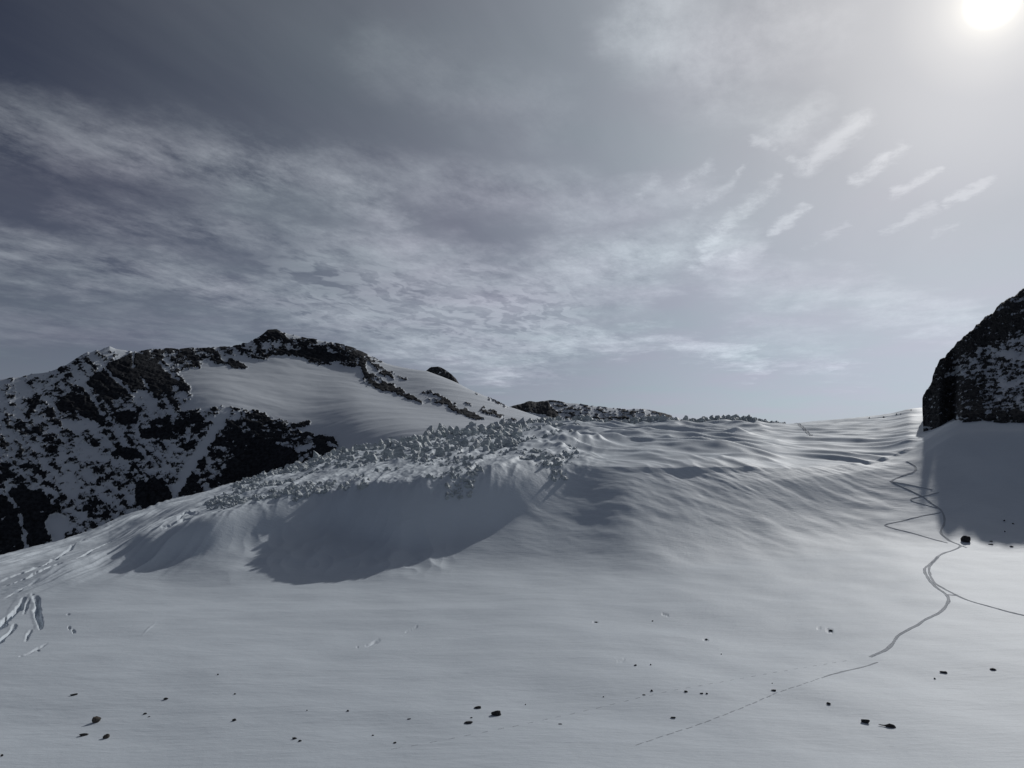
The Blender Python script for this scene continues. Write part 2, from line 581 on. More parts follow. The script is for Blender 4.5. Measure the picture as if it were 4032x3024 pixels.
FOOT, STEP, CREST = [(-1100, 2580, -55)], [(-1100, 2540, 330)], [(-1100, 2500, 350)]
for px_, r0, z0, k0, r1, k1, r2 in FLANK:
    FOOT.append((px_, r0, z0))
    d1, z1 = rise(px_, r0, z0, k0, r1)
    STEP.append((px_, r1, d1))
    CREST.append((px_, r2) + rise(px_, r1, z1, k1, r2)[:1])
FOOT += [(3600, 2152, -42.5), (3800, 2147, -42), (4032, 2150, -42), (5000, 2210, -42)]
STEP += [(3600, 1800, 482), (3800, 1700, 502), (4032, 1695, 505), (5000, 1720, 540)]
CREST += [(3600, 1760, 500), (3800, 1660, 522), (4032, 1655, 526), (5000, 1680, 560)]
G = [
    zline([(-1100, 4500, -50), (2016, 4500, -50), (5000, 4500, -50)]),
    zline([(-1100, 3024, -50), (2016, 3024, -50), (5000, 3024, -50)]),
    zline([(-1100, 2700, -50.5), (0, 2640, -50), (2016, 2600, -49.5), (5000, 2600, -48)]),
    zline(FOOT),
    STEP,
    CREST,
    [(-1100, 2440, 420), (-300, 2290, 420), (0, 2199, 430), (310, 2120, 445), (540, 2025, 450), (700, 1972, 455), (850, 1935, 470), (980, 1900, 485),
     (1100, 1865, 505), (1200, 1835, 530), (1330, 1795, 560), (1530, 1768, 600), (1650, 1738, 640), (1800, 1715, 700), (2000, 1697, 760),
     (2280, 1685, 820), (2650, 1682, 850), (2920, 1680, 880), (3060, 1672, 920), (3200, 1662, 960), (3350, 1648, 985), (3500, 1630, 1000),
     (3630, 1607, 1005), (3800, 1600, 1010), (4032, 1600, 1010), (5000, 1640, 1000)],
    [(-1100, 2560, 480), (0, 2260, 520), (540, 2100, 560), (980, 1980, 600), (1330, 1860, 690), (1800, 1775, 850), (2280, 1725, 980),
     (2920, 1705, 1050), (3350, 1675, 1200), (3630, 1640, 1200), (5000, 1690, 1200)],
    [(-1100, 2700, 800), (0, 2300, 950), (980, 2050, 950), (1330, 1950, 950), (2280, 1800, 1300), (2920, 1760, 1500), (3630, 1720, 1700), (5000, 1720, 1700)],
]
AZ0, AZ1 = rad(-46), rad(46)
_a = np.concatenate([np.linspace(AZ0, rad(-36), 60, endpoint=False), np.linspace(rad(-36), rad(36), 1230, endpoint=False), np.linspace(rad(36), AZ1, 60)])
AZ = _a
SEG = [16, 90, 110, 80, 100, 290, 36, 12]
D, Z, S = lines_to_grid(G, AZ, SEG)
S = np.where(S < 3, S, np.where(S < 5, 3 + (S - 3) / 2, S - 1))
# the viewer's own snow bank, below the frame: steep slope down to the basin
nb = 14
tb = np.linspace(0, 1, nb, endpoint=False)[:, None]
Dn = 2.5 + (D[0][None, :] - 2.5) * tb
Zn = -1.9 + (Z[0][None, :] + 1.9) * tb ** 0.96
D = np.vstack([Dn, D])
Z = np.vstack([Zn, Z])
S = np.concatenate([tb[:, 0] - 1, S])
GX = D * np.sin(AZ)[None, :]
GY = D * np.cos(AZ)[None, :]
PXg, PYg = unpix(GX, GY, Z)
inb = (S >= 0)[:, None]


def band(s0, s1, s2, s3):
    return (smooth(s0, s1, S) * (1 - smooth(s2, s3, S)))[:, None]


def glacier_relief():
    H = np.zeros_like(Z)
    # broad swells of the whole snow cover
    H += 0.9 * fbm(GX / 60, GY / 45, 3, 0.5, 1) * band(0.5, 1.5, 6, 7)
    # wind drift on the basin floor: low, long in x
    H += 0.055 * fbm(GX / 14, GY / 4.0, 4, 0.6, 5) * band(0, 1, 3.2, 3.8)
    # ripples on the open slope right of the shaded flank, running down to the right
    def turned(deg_):
        c_, s_ = math.cos(rad(deg_)), math.sin(rad(deg_))
        return GX * c_ + GY * s_, -GX * s_ + GY * c_
    ru, rv = turned(-21)
    mask = smooth(1750, 2300, PXg) * (1 - smooth(3450, 3750, PXg)) * band(2.75, 3.4, 4.05, 4.4)
    pat = smooth(-0.3, 0.5, fbm(GX / 45, GY / 45, 2, 0.5, 14))
    H += 0.36 * fbm(ru / 17, rv / 7.0, 3, 0.45, 11) * mask * (0.5 + 0.5 * pat)
    H += 0.05 * fbm(ru / 7, rv / 3.2, 3, 0.55, 12) * mask
    # big buried-crevasse waves of the icefall crest
    ru, rv = turned(-40)
    wx = 14 * fbm(GX / 70, GY / 90, 3, 0.5, 40)
    rd = ridged(ru / 110, (rv + wx) / 44, 3, 0.45, 21)
    m2 = smooth(1900, 2300, PXg) * (1 - smooth(2900, 3150, PXg)) * band(3.85, 4.4, 4.94, 5.08)
    H += 9.0 * np.maximum(rd, 0.1) ** 1.6 * m2
    H += 1.6 * np.maximum(ridged((ru + wx) / 60, (rv + wx) / 26, 2, 0.5, 24), 0) ** 1.4 * m2
    # sharp furrows toward the right-hand pass
    ru, rv = turned(-58)
    m3 = smooth(2950, 3250, PXg) * (1 - smooth(3570, 3650, PXg)) * band(3.9, 4.15, 4.68, 4.9)
    H += 4.2 * np.maximum(ridged((ru) / 150, (rv + 0.5 * wx) / 26, 3, 0.5, 33), 0) ** 1.5 * m3
    # broken flank of the icefall: ribs running down toward the lower left
    ru, rv = turned(73)
    m4 = smooth(650, 950, PXg) * (1 - smooth(2150, 2500, PXg)) * band(3.78, 4.06, 5.0, 5.2)
    wv = 4 * fbm(GX / 30, GY / 40, 3, 0.5, 52)
    H += m4 * (2.6 * np.maximum(ridged(ru / 75, (rv + wv) / 16, 3, 0.55, 51), 0) ** 1.4 + 0.55 * ridged(GX / 8, GY / 10, 3, 0.55, 54))
    m4b = smooth(800, 1050, PXg) * (1 - smooth(2150, 2350, PXg)) * band(3.75, 4.05, 4.95, 5.1)
    lump = fbm(GX / 9, GY / 15, 4, 0.58, 56)
    H += m4b * 0.35 * (np.abs(lump) ** 0.7) * np.sign(lump)
    # faint drifts inside the shaded bay
    m4c = smooth(800, 1100, PXg) * (1 - smooth(1600, 1900, PXg)) * band(3.05, 3.3, 3.7, 3.95)
    H += m4c * 1.5 * ridged(GX / 16, GY / 24, 2, 0.5, 58)
    # long furrows of the lower left flank
    ru, rv = turned(77)
    m5 = (1 - smooth(650, 950, PXg)) * band(3.25, 3.7, 5.3, 6)
    wv = 5 * fbm(GX / 35, GY / 45, 3, 0.5, 62)
    H += m5 * (2.6 * np.maximum(ridged(ru / 160, (rv + wv) / 15, 3, 0.5, 61), 0) ** 1.5 + 0.2 * fbm(GX / 7, GY / 9, 3, 0.5, 63))
    # open crevasses and wind scoops: trench with a raised lip on the far-from-sun side
    for pts, wd, dep in CREVASSES:
        xs = [p[0] for p in pts]
        ys = [p[1] for p in pts]
        sel = (PXg > min(xs) - 40) & (PXg < max(xs) + 40) & (PYg > min(ys) - 40) & (PYg < max(ys) + 40) & inb
        qx, qy = PXg[sel], PYg[sel]
        jit = 0.35 * wd * fbm((qx + qy) / 40.0, (qx - qy) / 70.0, 3, 0.5, 77)
        dd, _ = poly_dist(qx + jit, qy + jit, pts, closed=False)
        lp, _ = poly_dist(qx + jit + wd * 0.75, qy + jit + 1, pts, closed=False)
        e0 = np.hypot(qx - pts[0][0], qy - pts[0][1])
        e1 = np.hypot(qx - pts[-1][0], qy - pts[-1][1])
        dep = dep * (0.25 + 0.75 * smooth(2, 26, np.minimum(e0, e1))) if len(pts) > 2 else dep
        k = 0.5 * dep * (1 - smooth(wd * 0.28, wd * 0.5, dd))
        H[sel] += 0.03 * dep * (1 - smooth(wd * 0.1, wd * 0.6, lp)) - k
    return H


CREVASSES = [
    ([(140, 2352), (150, 2378), (146, 2405), (152, 2430), (160, 2455), (163, 2468)], 24, 4.0),
    ([(116, 2360), (100, 2390), (96, 2412)], 9, 1.5),
    ([(95, 2362), (70, 2395), (38, 2428), (0, 2462), (-60, 2510)], 24, 3.5),
    ([(60, 2462), (40, 2490), (8, 2520), (-40, 2550)], 13, 2.5),
    ([(122, 2482), (112, 2498), (104, 2518)], 12, 2.0),
    ([(271, 2470), (274, 2478)], 7, 1.6), ([(286, 2484), (291, 2491)], 8, 2.0), ([(265, 2420), (270, 2421)], 6, 0.7),
    ([(450, 2124), (400, 2150), (325, 2190), (250, 2226), (195, 2252)], 6, 1.3),
    ([(330, 2138), (260, 2178), (180, 2222), (90, 2258), (0, 2288)], 6, 1.2),
    ([(240, 2215), (165, 2248), (125, 2266), (60, 2296), (0, 2312), (-80, 2338)], 8, 1.5),
    ([(150, 2292), (85, 2325), (20, 2356)], 6, 1.1),
    ([(700, 2048), (735, 2030), (778, 2024)], 12, 2.2), ([(640, 2088), (700, 2062), (760, 2040)], 8, 1.5),
    ([(185, 2532), (150, 2552), (90, 2582)], 7, 0.7), ([(145, 2560), (152, 2562)], 6, 0.8), ([(80, 2584), (88, 2584)], 6, 0.8),
    ([(1445, 2537), (1470, 2526), (1492, 2513)], 11, 0.9), ([(1406, 2540), (1409, 2541)], 5, 0.6), ([(1600, 2480), (1640, 2462)], 6, 0.45),
    ([(2434, 2613), (2452, 2610), (2458, 2603)], 7, 0.7), ([(2338, 2450), (2352, 2450)], 6, 0.8), ([(2610, 2416), (2630, 2420)], 6, 0.6),
    ([(2772, 2517), (2786, 2518)], 6, 0.8), ([(3258, 2480), (3276, 2484)], 8, 1.0), ([(3217, 2470), (3230, 2472)], 5, 0.7),
    ([(560, 2500), (595, 2470), (610, 2455)], 6, -0.25),
]

H = glacier_relief()
# settle needle-thin crests on the far part of the icefall
wgt = (smooth(1900, 2100, PXg) * band(3.85, 4.1, 5.2, 5.6))
for _ in range(4):
    Hs = H.copy()
    Hs[1:-1, 1:-1] = (H[:-2, 1:-1] + H[2:, 1:-1] + H[1:-1, :-2] + H[1:-1, 2:] + 2 * H[1:-1, 1:-1]) / 6
    H = H * (1 - wgt) + Hs * wgt
GZ = Z + H


def col_of(az):
    return np.interp(az, AZ, np.arange(len(AZ)))


def ground(x, y):
    """height of the snow at (x, y)"""
    az = math.atan2(x, y)
    r = math.hypot(x, y)
    c = float(col_of(az))
    c0 = min(int(c), len(AZ) - 2)
    f = c - c0
    z0 = np.interp(r, D[:, c0], GZ[:, c0])
    z1 = np.interp(r, D[:, c0 + 1], GZ[:, c0 + 1])
    return float(z0 * (1 - f) + z1 * f)


def spot(px, py):
    """point of the snow surface seen at an image position"""
    az, ta = pix(px, py)
    c = int(round(float(col_of(az))))
    tt = GZ[:, c] / D[:, c]
    hit = np.nonzero(tt >= ta)[0]
    k = hit[0] if len(hit) else int(np.argmax(tt))
    k = max(k, 1)
    f = float(np.clip((ta - tt[k - 1]) / (tt[k] - tt[k - 1] + 1e-12), 0, 1))
    d = D[k - 1, c] * (1 - f) + D[k, c] * f
    return d * math.sin(az), d * math.cos(az), d


glacier = link('glacier', grid_mesh('glacier', GX, GY, GZ), SNOW, kind='structure')

# ------------------------------------------------------------------ left mountain
SKYL = [(-1100, 1640), (-600, 1600), (-300, 1560), (-100, 1520), (0, 1496), (38, 1488), (89, 1486), (127, 1472), (190, 1469), (228, 1456), (253, 1446), (285, 1421), (316, 1401),
        (345, 1385), (354, 1389), (383, 1377), (389, 1382), (411, 1371), (432, 1363), (456, 1374), (494, 1380), (516, 1393), (544, 1391),
        (567, 1385), (589, 1376), (633, 1374), (658, 1372), (690, 1378), (722, 1376), (760, 1370), (798, 1374), (829, 1376), (842, 1366),
        (861, 1367), (886, 1370), (937, 1372), (968, 1359), (1000, 1344), (1013, 1330), (1038, 1313), (1054, 1298), (1089, 1296),
        (1104, 1304), (1127, 1313), (1171, 1323), (1196, 1335), (1241, 1338), (1266, 1344), (1298, 1349), (1336, 1354), (1367, 1363),
        (1390, 1368), (1431, 1388), (1467, 1406), (1485, 1420), (1526, 1436), (1580, 1447), (1634, 1456), (1680, 1461), (1734, 1481),
        (1779, 1499), (1808, 1512), (1842, 1531), (1890, 1551), (1933, 1569), (2000, 1602), (2046, 1616), (2114, 1639), (2159, 1657),
        (2208, 1677), (2300, 1710), (2450, 1760)]


def dsky(px):
    return float(np.interp(px, [-1100, 0, 430, 700, 1089, 1485, 1700, 2000, 2208, 2450], [1700, 1750, 1800, 1900, 1985, 1960, 1850, 1620, 1420, 1300]))


M = [
    [(-1100, 2500, 1350), (0, 2320, 1350), (400, 2200, 1330), (700, 2080, 1310), (980, 1990, 1300), (1200, 1920, 1200), (1330, 1890, 1080), (1700, 1850, 1000), (2200, 1790, 1050), (2450, 1820, 1080)],
    [(-1100, 2000, 1500), (0, 1850, 1520), (300, 1790, 1530), (520, 1720, 1530), (704, 1625, 1520), (827, 1606, 1500), (950, 1610, 1500), (1050, 1632, 1490), (1200, 1672, 1440),
     (1290, 1720, 1330), (1400, 1735, 1200), (1600, 1715, 1130), (1900, 1705, 1110), (2208, 1720, 1150), (2450, 1790, 1150)],
    [(-1100, 1800, 1600), (0, 1650, 1630), (300, 1560, 1680), (520, 1500, 1720), (707, 1462, 1790), (800, 1440, 1810), (890, 1440, 1810), (979, 1448, 1805), (1060, 1415, 1850), (1109, 1400, 1875), (1200, 1415, 1870),
     (1340, 1440, 1850), (1440, 1530, 1660), (1560, 1570, 1560), (1700, 1610, 1420), (1900, 1665, 1260), (2208, 1700, 1230), (2450, 1775, 1200)],
    [(p, q, dsky(p)) for p, q in SKYL],
    [(p, q + 60, dsky(p) + 150) for p, q in SKYL[::4] + SKYL[-1:]],
    [(p, q + 420, dsky(p) + 700) for p, q in SKYL[::6] + SKYL[-1:]],
]
azm = np.concatenate([np.linspace(rad(-45), rad(-36), 40, endpoint=False), np.linspace(rad(-36), rad(8.3), 880)])
seg_m = [95, 110, 90, 10, 5]
Dm, Zm, Sm = lines_to_grid(M, azm, seg_m, linear=True)
# soften the kinks that straight control lines leave inside the face (keep the skyline row as drawn)
ks = sum(seg_m[:3])
kern = np.exp(-0.5 * (np.arange(-60, 61) / 22.0) ** 2)
kern /= kern.sum()
for A in (Dm, Zm):
    Ap = np.pad(A, ((0, 0), (60, 60)), mode='edge')
    B = np.apply_along_axis(lambda r: np.convolve(r, kern, 'valid'), 1, Ap)
    w = np.clip((ks - np.arange(A.shape[0])) / 22.0, 0, 1)[:, None]
    A[:] = A * (1 - w) + B * w
MX = Dm * np.sin(azm)
MY = Dm * np.cos(azm)
PXm, PYm = unpix(MX, MY, Zm)


def mountain_bias(PX, PY):
    B = np.full(PX.shape, 0.44)
    PX, PY = PX + 9 * fbm(PX / 26, PY / 26, 4, 0.6, 201), PY + 7 * fbm(PX / 26, PY / 26, 4, 0.6, 205)
    pt = lambda p, v, s=10, w=None: paint(B, PX, PY, p, v, s, w)
    pt([(-1200, 1500), (0, 1470), (300, 1380), (440, 1350), (520, 1400), (420, 1450), (330, 1520), (220, 1590), (60, 1720), (-1200, 1800)], 0.36, 15)
    # everything right of the rock face is snow first
    pt([(704, 1617), (760, 1560), (742, 1513), (700, 1462), (789, 1446), (802, 1430), (890, 1437), (919, 1452), (979, 1452), (905, 1412), (960, 1400), (1055, 1408), (1109, 1397),
        (1188, 1407), (1350, 1433), (1500, 1430), (1700, 1450), (2500, 1700), (2500, 2000), (1335, 2000), (1330, 1747), (1311, 1725), (1229, 1709), (1156, 1690), (1216, 1668), (1055, 1646), (1046, 1623),
        (954, 1608), (903, 1598), (827, 1603), (786, 1614)], -0.3, 7)
    # rocks between the skyline and the snowfield
    pt([(560, 1380), (660, 1365), (860, 1360), (930, 1372), (890, 1395), (905, 1412), (975, 1440), (979, 1455), (925, 1458), (885, 1436), (800, 1428), (789, 1448), (690, 1470), (730, 1510), (690, 1560), (720, 1600),
        (640, 1600), (560, 1480)], 0.56, 8)
    pt([(880, 1425), (905, 1417), (960, 1430), (980, 1446), (965, 1456), (920, 1450)], 1.0, 4)
    pt([(740, 1405), (800, 1400), (880, 1420), (900, 1440), (820, 1428)], 0.8, 6)
    # summit rocks
    pt([(950, 1375), (1010, 1340), (1054, 1290), (1095, 1285), (1200, 1325), (1390, 1360), (1490, 1420), (1440, 1410), (1400, 1425), (1420, 1450), (1300, 1440), (1210, 1430), (1188, 1405), (1109, 1395), (1055, 1408), (1055, 1428),
        (1020, 1425), (985, 1412)], 0.60, 7)
    pt([(1000, 1345), (1054, 1298), (1089, 1294), (1140, 1330), (1130, 1345), (1060, 1345), (1010, 1358)], 0.85, 6)
    pt([(1060, 1396), (1110, 1380), (1190, 1392), (1240, 1372), (1360, 1404), (1400, 1420), (1290, 1424), (1200, 1408), (1110, 1398), (1062, 1405)], 1.05, 5)
    pt([(1030, 1352), (1090, 1350), (1190, 1378), (1120, 1378), (1040, 1372)], 0.30, 6)
    pt([(1115, 1300), (1190, 1330), (1180, 1338), (1130, 1325)], 0.05, 4)
    pt([(1215, 1415), (1262, 1412), (1264, 1436), (1215, 1430)], 0.8, 4)
    # ribs on the long right-hand snow shoulder
    pt([(1405, 1410), (1440, 1425), (1450, 1460), (1517, 1499), (1607, 1550), (1671, 1589), (1640, 1584), (1553, 1546), (1480, 1532), (1436, 1526), (1430, 1480)], 0.72, 7)
    pt([(1475, 1508), (1553, 1538), (1671, 1588), (1655, 1590), (1540, 1545), (1480, 1530)], 0.95, 4)
    pt([(1440, 1420), (1490, 1436), (1560, 1470), (1620, 1500), (1600, 1505), (1500, 1480)], 0.52, 8)
    pt([(1634, 1546), (1698, 1540), (1752, 1567), (1842, 1612), (1915, 1655), (1842, 1645), (1752, 1598), (1680, 1578)], 0.60, 7)
    pt([(1760, 1602), (1840, 1628), (1915, 1654), (1842, 1645), (1765, 1612)], 0.95, 4)
    pt([(1690, 1574), (1750, 1592), (1740, 1598), (1685, 1582)], 0.9, 4)
    pt([(1793, 1567), (1880, 1598), (1860, 1604), (1800, 1590)], 0.46, 6)
    pt([(1900, 1598), (1960, 1624), (2046, 1662), (2020, 1668), (1940, 1640), (1880, 1620)], 0.62, 6)
    pt([(1858, 1536), (1890, 1551), (1884, 1554)], 0.8, 3)
    pt([(1895, 1553), (1935, 1571), (2000, 1603), (1960, 1590)], 0.75, 3)
    # main dark wall
    pt([(418, 1442), (522, 1394), (579, 1394), (579, 1426), (620, 1416), (665, 1464), (696, 1499), (665, 1540), (601, 1540), (538, 1527), (519, 1553),
        (494, 1559), (424, 1578), (380, 1553), (335, 1511), (380, 1467), (421, 1454)], 1.1, 6)
    pt([(222, 1590), (285, 1553), (351, 1553), (386, 1603), (421, 1628), (424, 1647), (392, 1663), (329, 1647), (316, 1622), (234, 1622)], 1.05, 6)
    pt([(285, 1530), (340, 1515), (350, 1550), (290, 1556)], 0.7, 6)
    pt([(95, 1640), (140, 1570), (165, 1555), (150, 1590), (115, 1650)], 0.9, 6)
    pt([(180, 1630), (205, 1610), (210, 1630), (190, 1645)], 0.9, 5)
    pt([(325, 1513), (350, 1550), (380, 1595), (411, 1637)], -0.2, 4, 7)
    pt([(420, 1460), (450, 1490), (480, 1520), (525, 1556)], -0.2, 4, 8)
    pt([(525, 1397), (528, 1448)], 0.0, 3, 4)
    pt([(551, 1480), (566, 1510), (582, 1530)], 0.0, 3, 4)
    pt([(626, 1425), (660, 1460), (700, 1500)], 0.05, 4, 9)
    pt([(519, 1540), (601, 1546), (649, 1603), (538, 1600)], 0.28, 10)
    pt([(449, 1625), (494, 1621), (548, 1635), (538, 1666), (494, 1673), (456, 1660)], 1.0, 5)
    pt([(544, 1692), (658, 1685), (696, 1727), (633, 1733), (551, 1727)], 0.95, 5)
    pt([(600, 1650), (640, 1650), (672, 1648), (670, 1680), (610, 1675)], 0.85, 5)
    pt([(676, 1660), (720, 1650), (746, 1680), (720, 1712), (690, 1700)], 0.95, 5)
    pt([(240, 1660), (330, 1655), (400, 1672), (440, 1680), (400, 1700), (250, 1690)], 0.22, 10)
    pt([(0, 1680), (130, 1660), (130, 1690), (60, 1690)], 0.6, 8)
    pt([(220, 1740), (330, 1760), (420, 1730), (420, 1800), (340, 1850), (300, 1950), (240, 1960), (230, 1850)], 0.30, 20)
    # lower left wall
    pt([(-1200, 2050), (0, 1953), (87, 1906), (119, 1931), (174, 1934), (203, 1989), (246, 1996), (203, 2025), (174, 2076), (195, 2123), (181, 2144), (109, 2166), (-1200, 2500)], 0.95, 7)
    pt([(0, 1830), (60, 1800), (110, 1830), (120, 1880), (60, 1900), (0, 1900)], 0.62, 12)
    pt([(22, 1945), (65, 1996)], 0.1, 5, 9)
    pt([(78, 2032), (92, 2090), (105, 2170)], 0.0, 5, 12)
    pt([(185, 2030), (270, 2035), (280, 2085), (215, 2130), (178, 2085)], 0.0, 8)
    # rocky spur above the glacier, split by the couloir
    pt([(690, 1954), (710, 1903), (763, 1808), (833, 1697), (870, 1663), (1048, 1628), (1070, 1650), (1155, 1690), (1222, 1704), (1244, 1745), (1222, 1800), (1168, 1850), (1105, 1870), (1042, 1910), (972, 1940),
        (858, 1960)], 0.66, 8)
    pt([(953, 1777), (1017, 1713), (1074, 1754), (1168, 1777), (1168, 1850), (1096, 1880), (1032, 1900), (985, 1930), (850, 1940), (877, 1880), (890, 1846)], 1.1, 10)
    pt([(900, 1690), (940, 1690), (950, 1740), (910, 1745)], 1.0, 5)
    pt([(1000, 1625), (1046, 1625), (1045, 1640), (1000, 1640)], 1.0, 4)
    pt([(1238, 1723), (1270, 1712), (1317, 1726), (1336, 1754), (1301, 1800), (1222, 1800)], 1.0, 4)
    pt([(1292, 1745), (1322, 1760)], 0.0, 4, 8)
    pt([(1160, 1682), (1216, 1664)], 0.95, 5, 14)
    pt([(1155, 1760), (1245, 1750), (1235, 1768), (1170, 1780)], 0.0, 5)
    pt([(535, 1900), (640, 1890), (680, 1960), (660, 2010), (570, 2010), (530, 1960)], 0.95, 7)
    pt([(430, 1780), (500, 1760), (560, 1790), (540, 1810), (440, 1800)], 0.85, 6)
    pt([(700, 1612), (760, 1616), (840, 1605), (900, 1600), (960, 1608), (900, 1640), (840, 1670), (760, 1680), (700, 1650)], 0.62, 6)
    pt([(890, 1625), (840, 1700), (780, 1790), (735, 1855), (690, 1940)], -0.1, 9, 24)
    return B


Bm = mountain_bias(PXm, PYm)
ca, sa = math.cos(rad(-24)), math.sin(rad(-24))
qu = PXm * ca + PYm * sa
qv = -PXm * sa + PYm * ca
nz = 0.50 * fbm(qu / 52, qv / 24, 5, 0.62, 71) + 0.40 * ridged(qu / 60, qv / 11, 3, 0.5, 75) - 0.18
nz2 = fbm(PXm / 11, PYm / 7, 3, 0.65, 81)
c3_, s3_ = math.cos(rad(38)), math.sin(rad(38))
gul = fbm((PXm * s3_ + PYm * c3_) / 150, (PXm * c3_ - PYm * s3_) / 34, 4, 0.6, 85)
ph_ = (Zm + 0.42 * MX + 9 * fbm(MX / 70, MY / 70 + Zm / 50, 4, 0.6, 87)) / 17.0
ledge = ph_ - np.floor(ph_)
rock = Bm + 0.55 * nz + 0.16 * nz2 + 0.22 * (ledge - 0.5) + 0.34 * gul * smooth(0.1, 0.4, Bm) * (1 - smooth(0.85, 1.0, Bm))
rk = smooth(0.42, 0.58, rock)
relief = 9 * ridged(MX / 80, (MY + 1.5 * Zm) / 80, 5, 0.6, 91) + 3 * fbm(PXm / 16, PYm / 13, 4, 0.65, 95)
edge = np.clip((ks - np.arange(Dm.shape[0])) / 16.0, 0.12, 1)[:, None]
# rock stands proud of the snow: pushed outward (toward the valley) and up
push = (rk * (1.5 + 0.28 * relief + 3.5 * ledge) + (1 - rk) * 0.8 * fbm(MX / 60, MY / 40, 3, 0.5, 99)) * edge
Dm2 = Dm - 0.75 * push
Zm2 = Zm + 0.45 * push
swell = (1.1 * fbm((MX + 0.5 * MY) / 150, MY / 45, 4, 0.45, 101) + 0.10 * ridged((MX + 0.4 * MY) / 60, MY / 11, 3, 0.5, 105)) * edge * (1 - rk)
Zm2 = Zm2 + swell
mountain = link('snowy_mountain', grid_mesh('snowy_mountain', Dm2 * np.sin(azm), Dm2 * np.cos(azm), Zm2, {'rock': rock}), MOUNTAIN_MAT, kind='structure')

# ------------------------------------------------------------------ right-hand rock wall
CS = [(3631, 1688), (3632, 1571), (3643, 1545), (3670, 1507), (3673, 1485), (3688, 1448), (3698, 1425), (3722, 1406), (3726, 1395), (3759, 1365), (3793, 1332), (3834, 1291), (3875, 1257),
      (3905, 1235), (3920, 1218), (3953, 1194), (3965, 1180), (3998, 1160), (4032, 1141), (4150, 1075), (4300, 1000), (4500, 930), (5000, 850)]


_cx = np.unique(np.concatenate([np.arange(3634, 4400, 5.0), [p for p, q in CS]]))
_cy = np.interp(_cx, [p for p, q in CS], [q for p, q in CS]) + 9 * fbm(_cx / 28, _cx * 0 + 0.3, 4, 0.6, 222) * smooth(3632, 3660, _cx)
CS = list(zip(_cx.tolist(), _cy.tolist())) + [(5000, 850)]


def dcl(px):
    return float(np.interp(px, [3631, 3643, 3673, 3698, 3722, 3726, 3759, 3793, 3834, 3875, 3905, 3920, 3965, 4032, 4300, 5000],
                           [600, 602, 606, 608, 612, 624, 630, 632, 655, 670, 672, 686, 708, 730, 800, 900]))


BASE_D = [(a, b, spot(a, b)[2]) for a, b in BASE_EDGE]
BASE_D[0] = (BASE_D[0][0], BASE_D[0][1], BASE_D[1][2] + 12)
CB = lambda dy, dd: [(3631, 1688 + dy, BASE_D[0][2] + dd)] + [(a + 2, b + dy, c + dd) for a, b, c in BASE_D] + [(5000, 1690 + dy, 560 + dd)]
mid = lambda w, bulge: [(p, q + (1680 - q) * w, DB(p) + (dcl(p) - DB(p)) * (1 - w) ** bulge) for p, q in CS]
DB = lambda p: float(np.interp(p, [b[0] for b in BASE_D] + [5000], [b[2] for b in BASE_D] + [560]))
CL = [CB(70, 2), CB(0, 3), mid(0.72, 0.95), mid(0.4, 0.9), [(p, q, dcl(p)) for p, q in CS],
      [(p, q + 25, dcl(p) + 40) for p, q in CS], [(p, 2150, dcl(p) + 150) for p, q in CS]]
azc0 = float(pix(3631, 1600)[0])
azc = azc0 + (rad(46) - azc0) * np.linspace(0, 1, 310) ** 1.4
seg_c = [20, 60, 70, 80, 14, 10]
Dc, Zc, Sc = lines_to_grid(CL, azc, seg_c, linear=True)
CX, CY = Dc * np.sin(azc), Dc * np.cos(azc)
PXc, PYc = unpix(CX, CY, Zc)
Bc = np.full(PXc.shape, 0.80)
paint(Bc, PXc, PYc, [(3720, 1480), (3740, 1440), (3849, 1377), (3942, 1339), (4032, 1313), (4500, 1200), (4500, 1597), (3924, 1610), (3880, 1640), (3871, 1522), (3800, 1490)], 0.47, 14)
paint(Bc, PXc, PYc, [(3909, 1377), (4032, 1392), (4200, 1395), (4200, 1425), (4032, 1421), (3953, 1410)], 0.0, 8)
paint(Bc, PXc, PYc, [(3935, 1519), (4032, 1489), (4150, 1480), (4150, 1500), (4032, 1506), (3953, 1533)], 0.0, 8)
paint(Bc, PXc, PYc, [(3900, 1590), (4032, 1580), (4200, 1580), (4200, 1610), (4032, 1620), (3920, 1610)], 0.45, 10)
paint(Bc, PXc, PYc, [(3765, 1640), (3820, 1650), (3800, 1668), (3760, 1668)], 0.5, 8)
paint(Bc, PXc, PYc, [(3970, 1195), (4032, 1150), (4032, 1220), (3990, 1200)], 0.62, 8)
rockc = Bc + 0.46 * fbm((PXc * ca + PYc * sa) / 34, (-PXc * sa + PYc * ca) / 14, 5, 0.66, 111) + 0.2 * fbm(PXc / 7, PYc / 4, 3, 0.6, 115)
rkc = smooth(0.42, 0.58, rockc)
relc = 3.2 * ridged((CX + 0.5 * Zc) / 30, (Zc - 0.4 * CX) / 13, 5, 0.58, 121) + 1.3 * fbm(PXc / 14, PYc / 11, 4, 0.6, 125)
kc = sum(seg_c[:4])
ec = np.clip((kc - np.arange(Dc.shape[0])) / 12.0, 0.15, 1)[:, None]
phc = (Zc + 0.4 * CX + 4 * fbm(CX / 26, Zc / 20, 4, 0.6, 128)) / 8.0
pc = rkc * (0.8 + 0.7 * relc + 2.2 * (phc - np.floor(phc))) * ec
Dc2, Zc2 = Dc - 0.6 * pc, Zc + 0.25 * pc
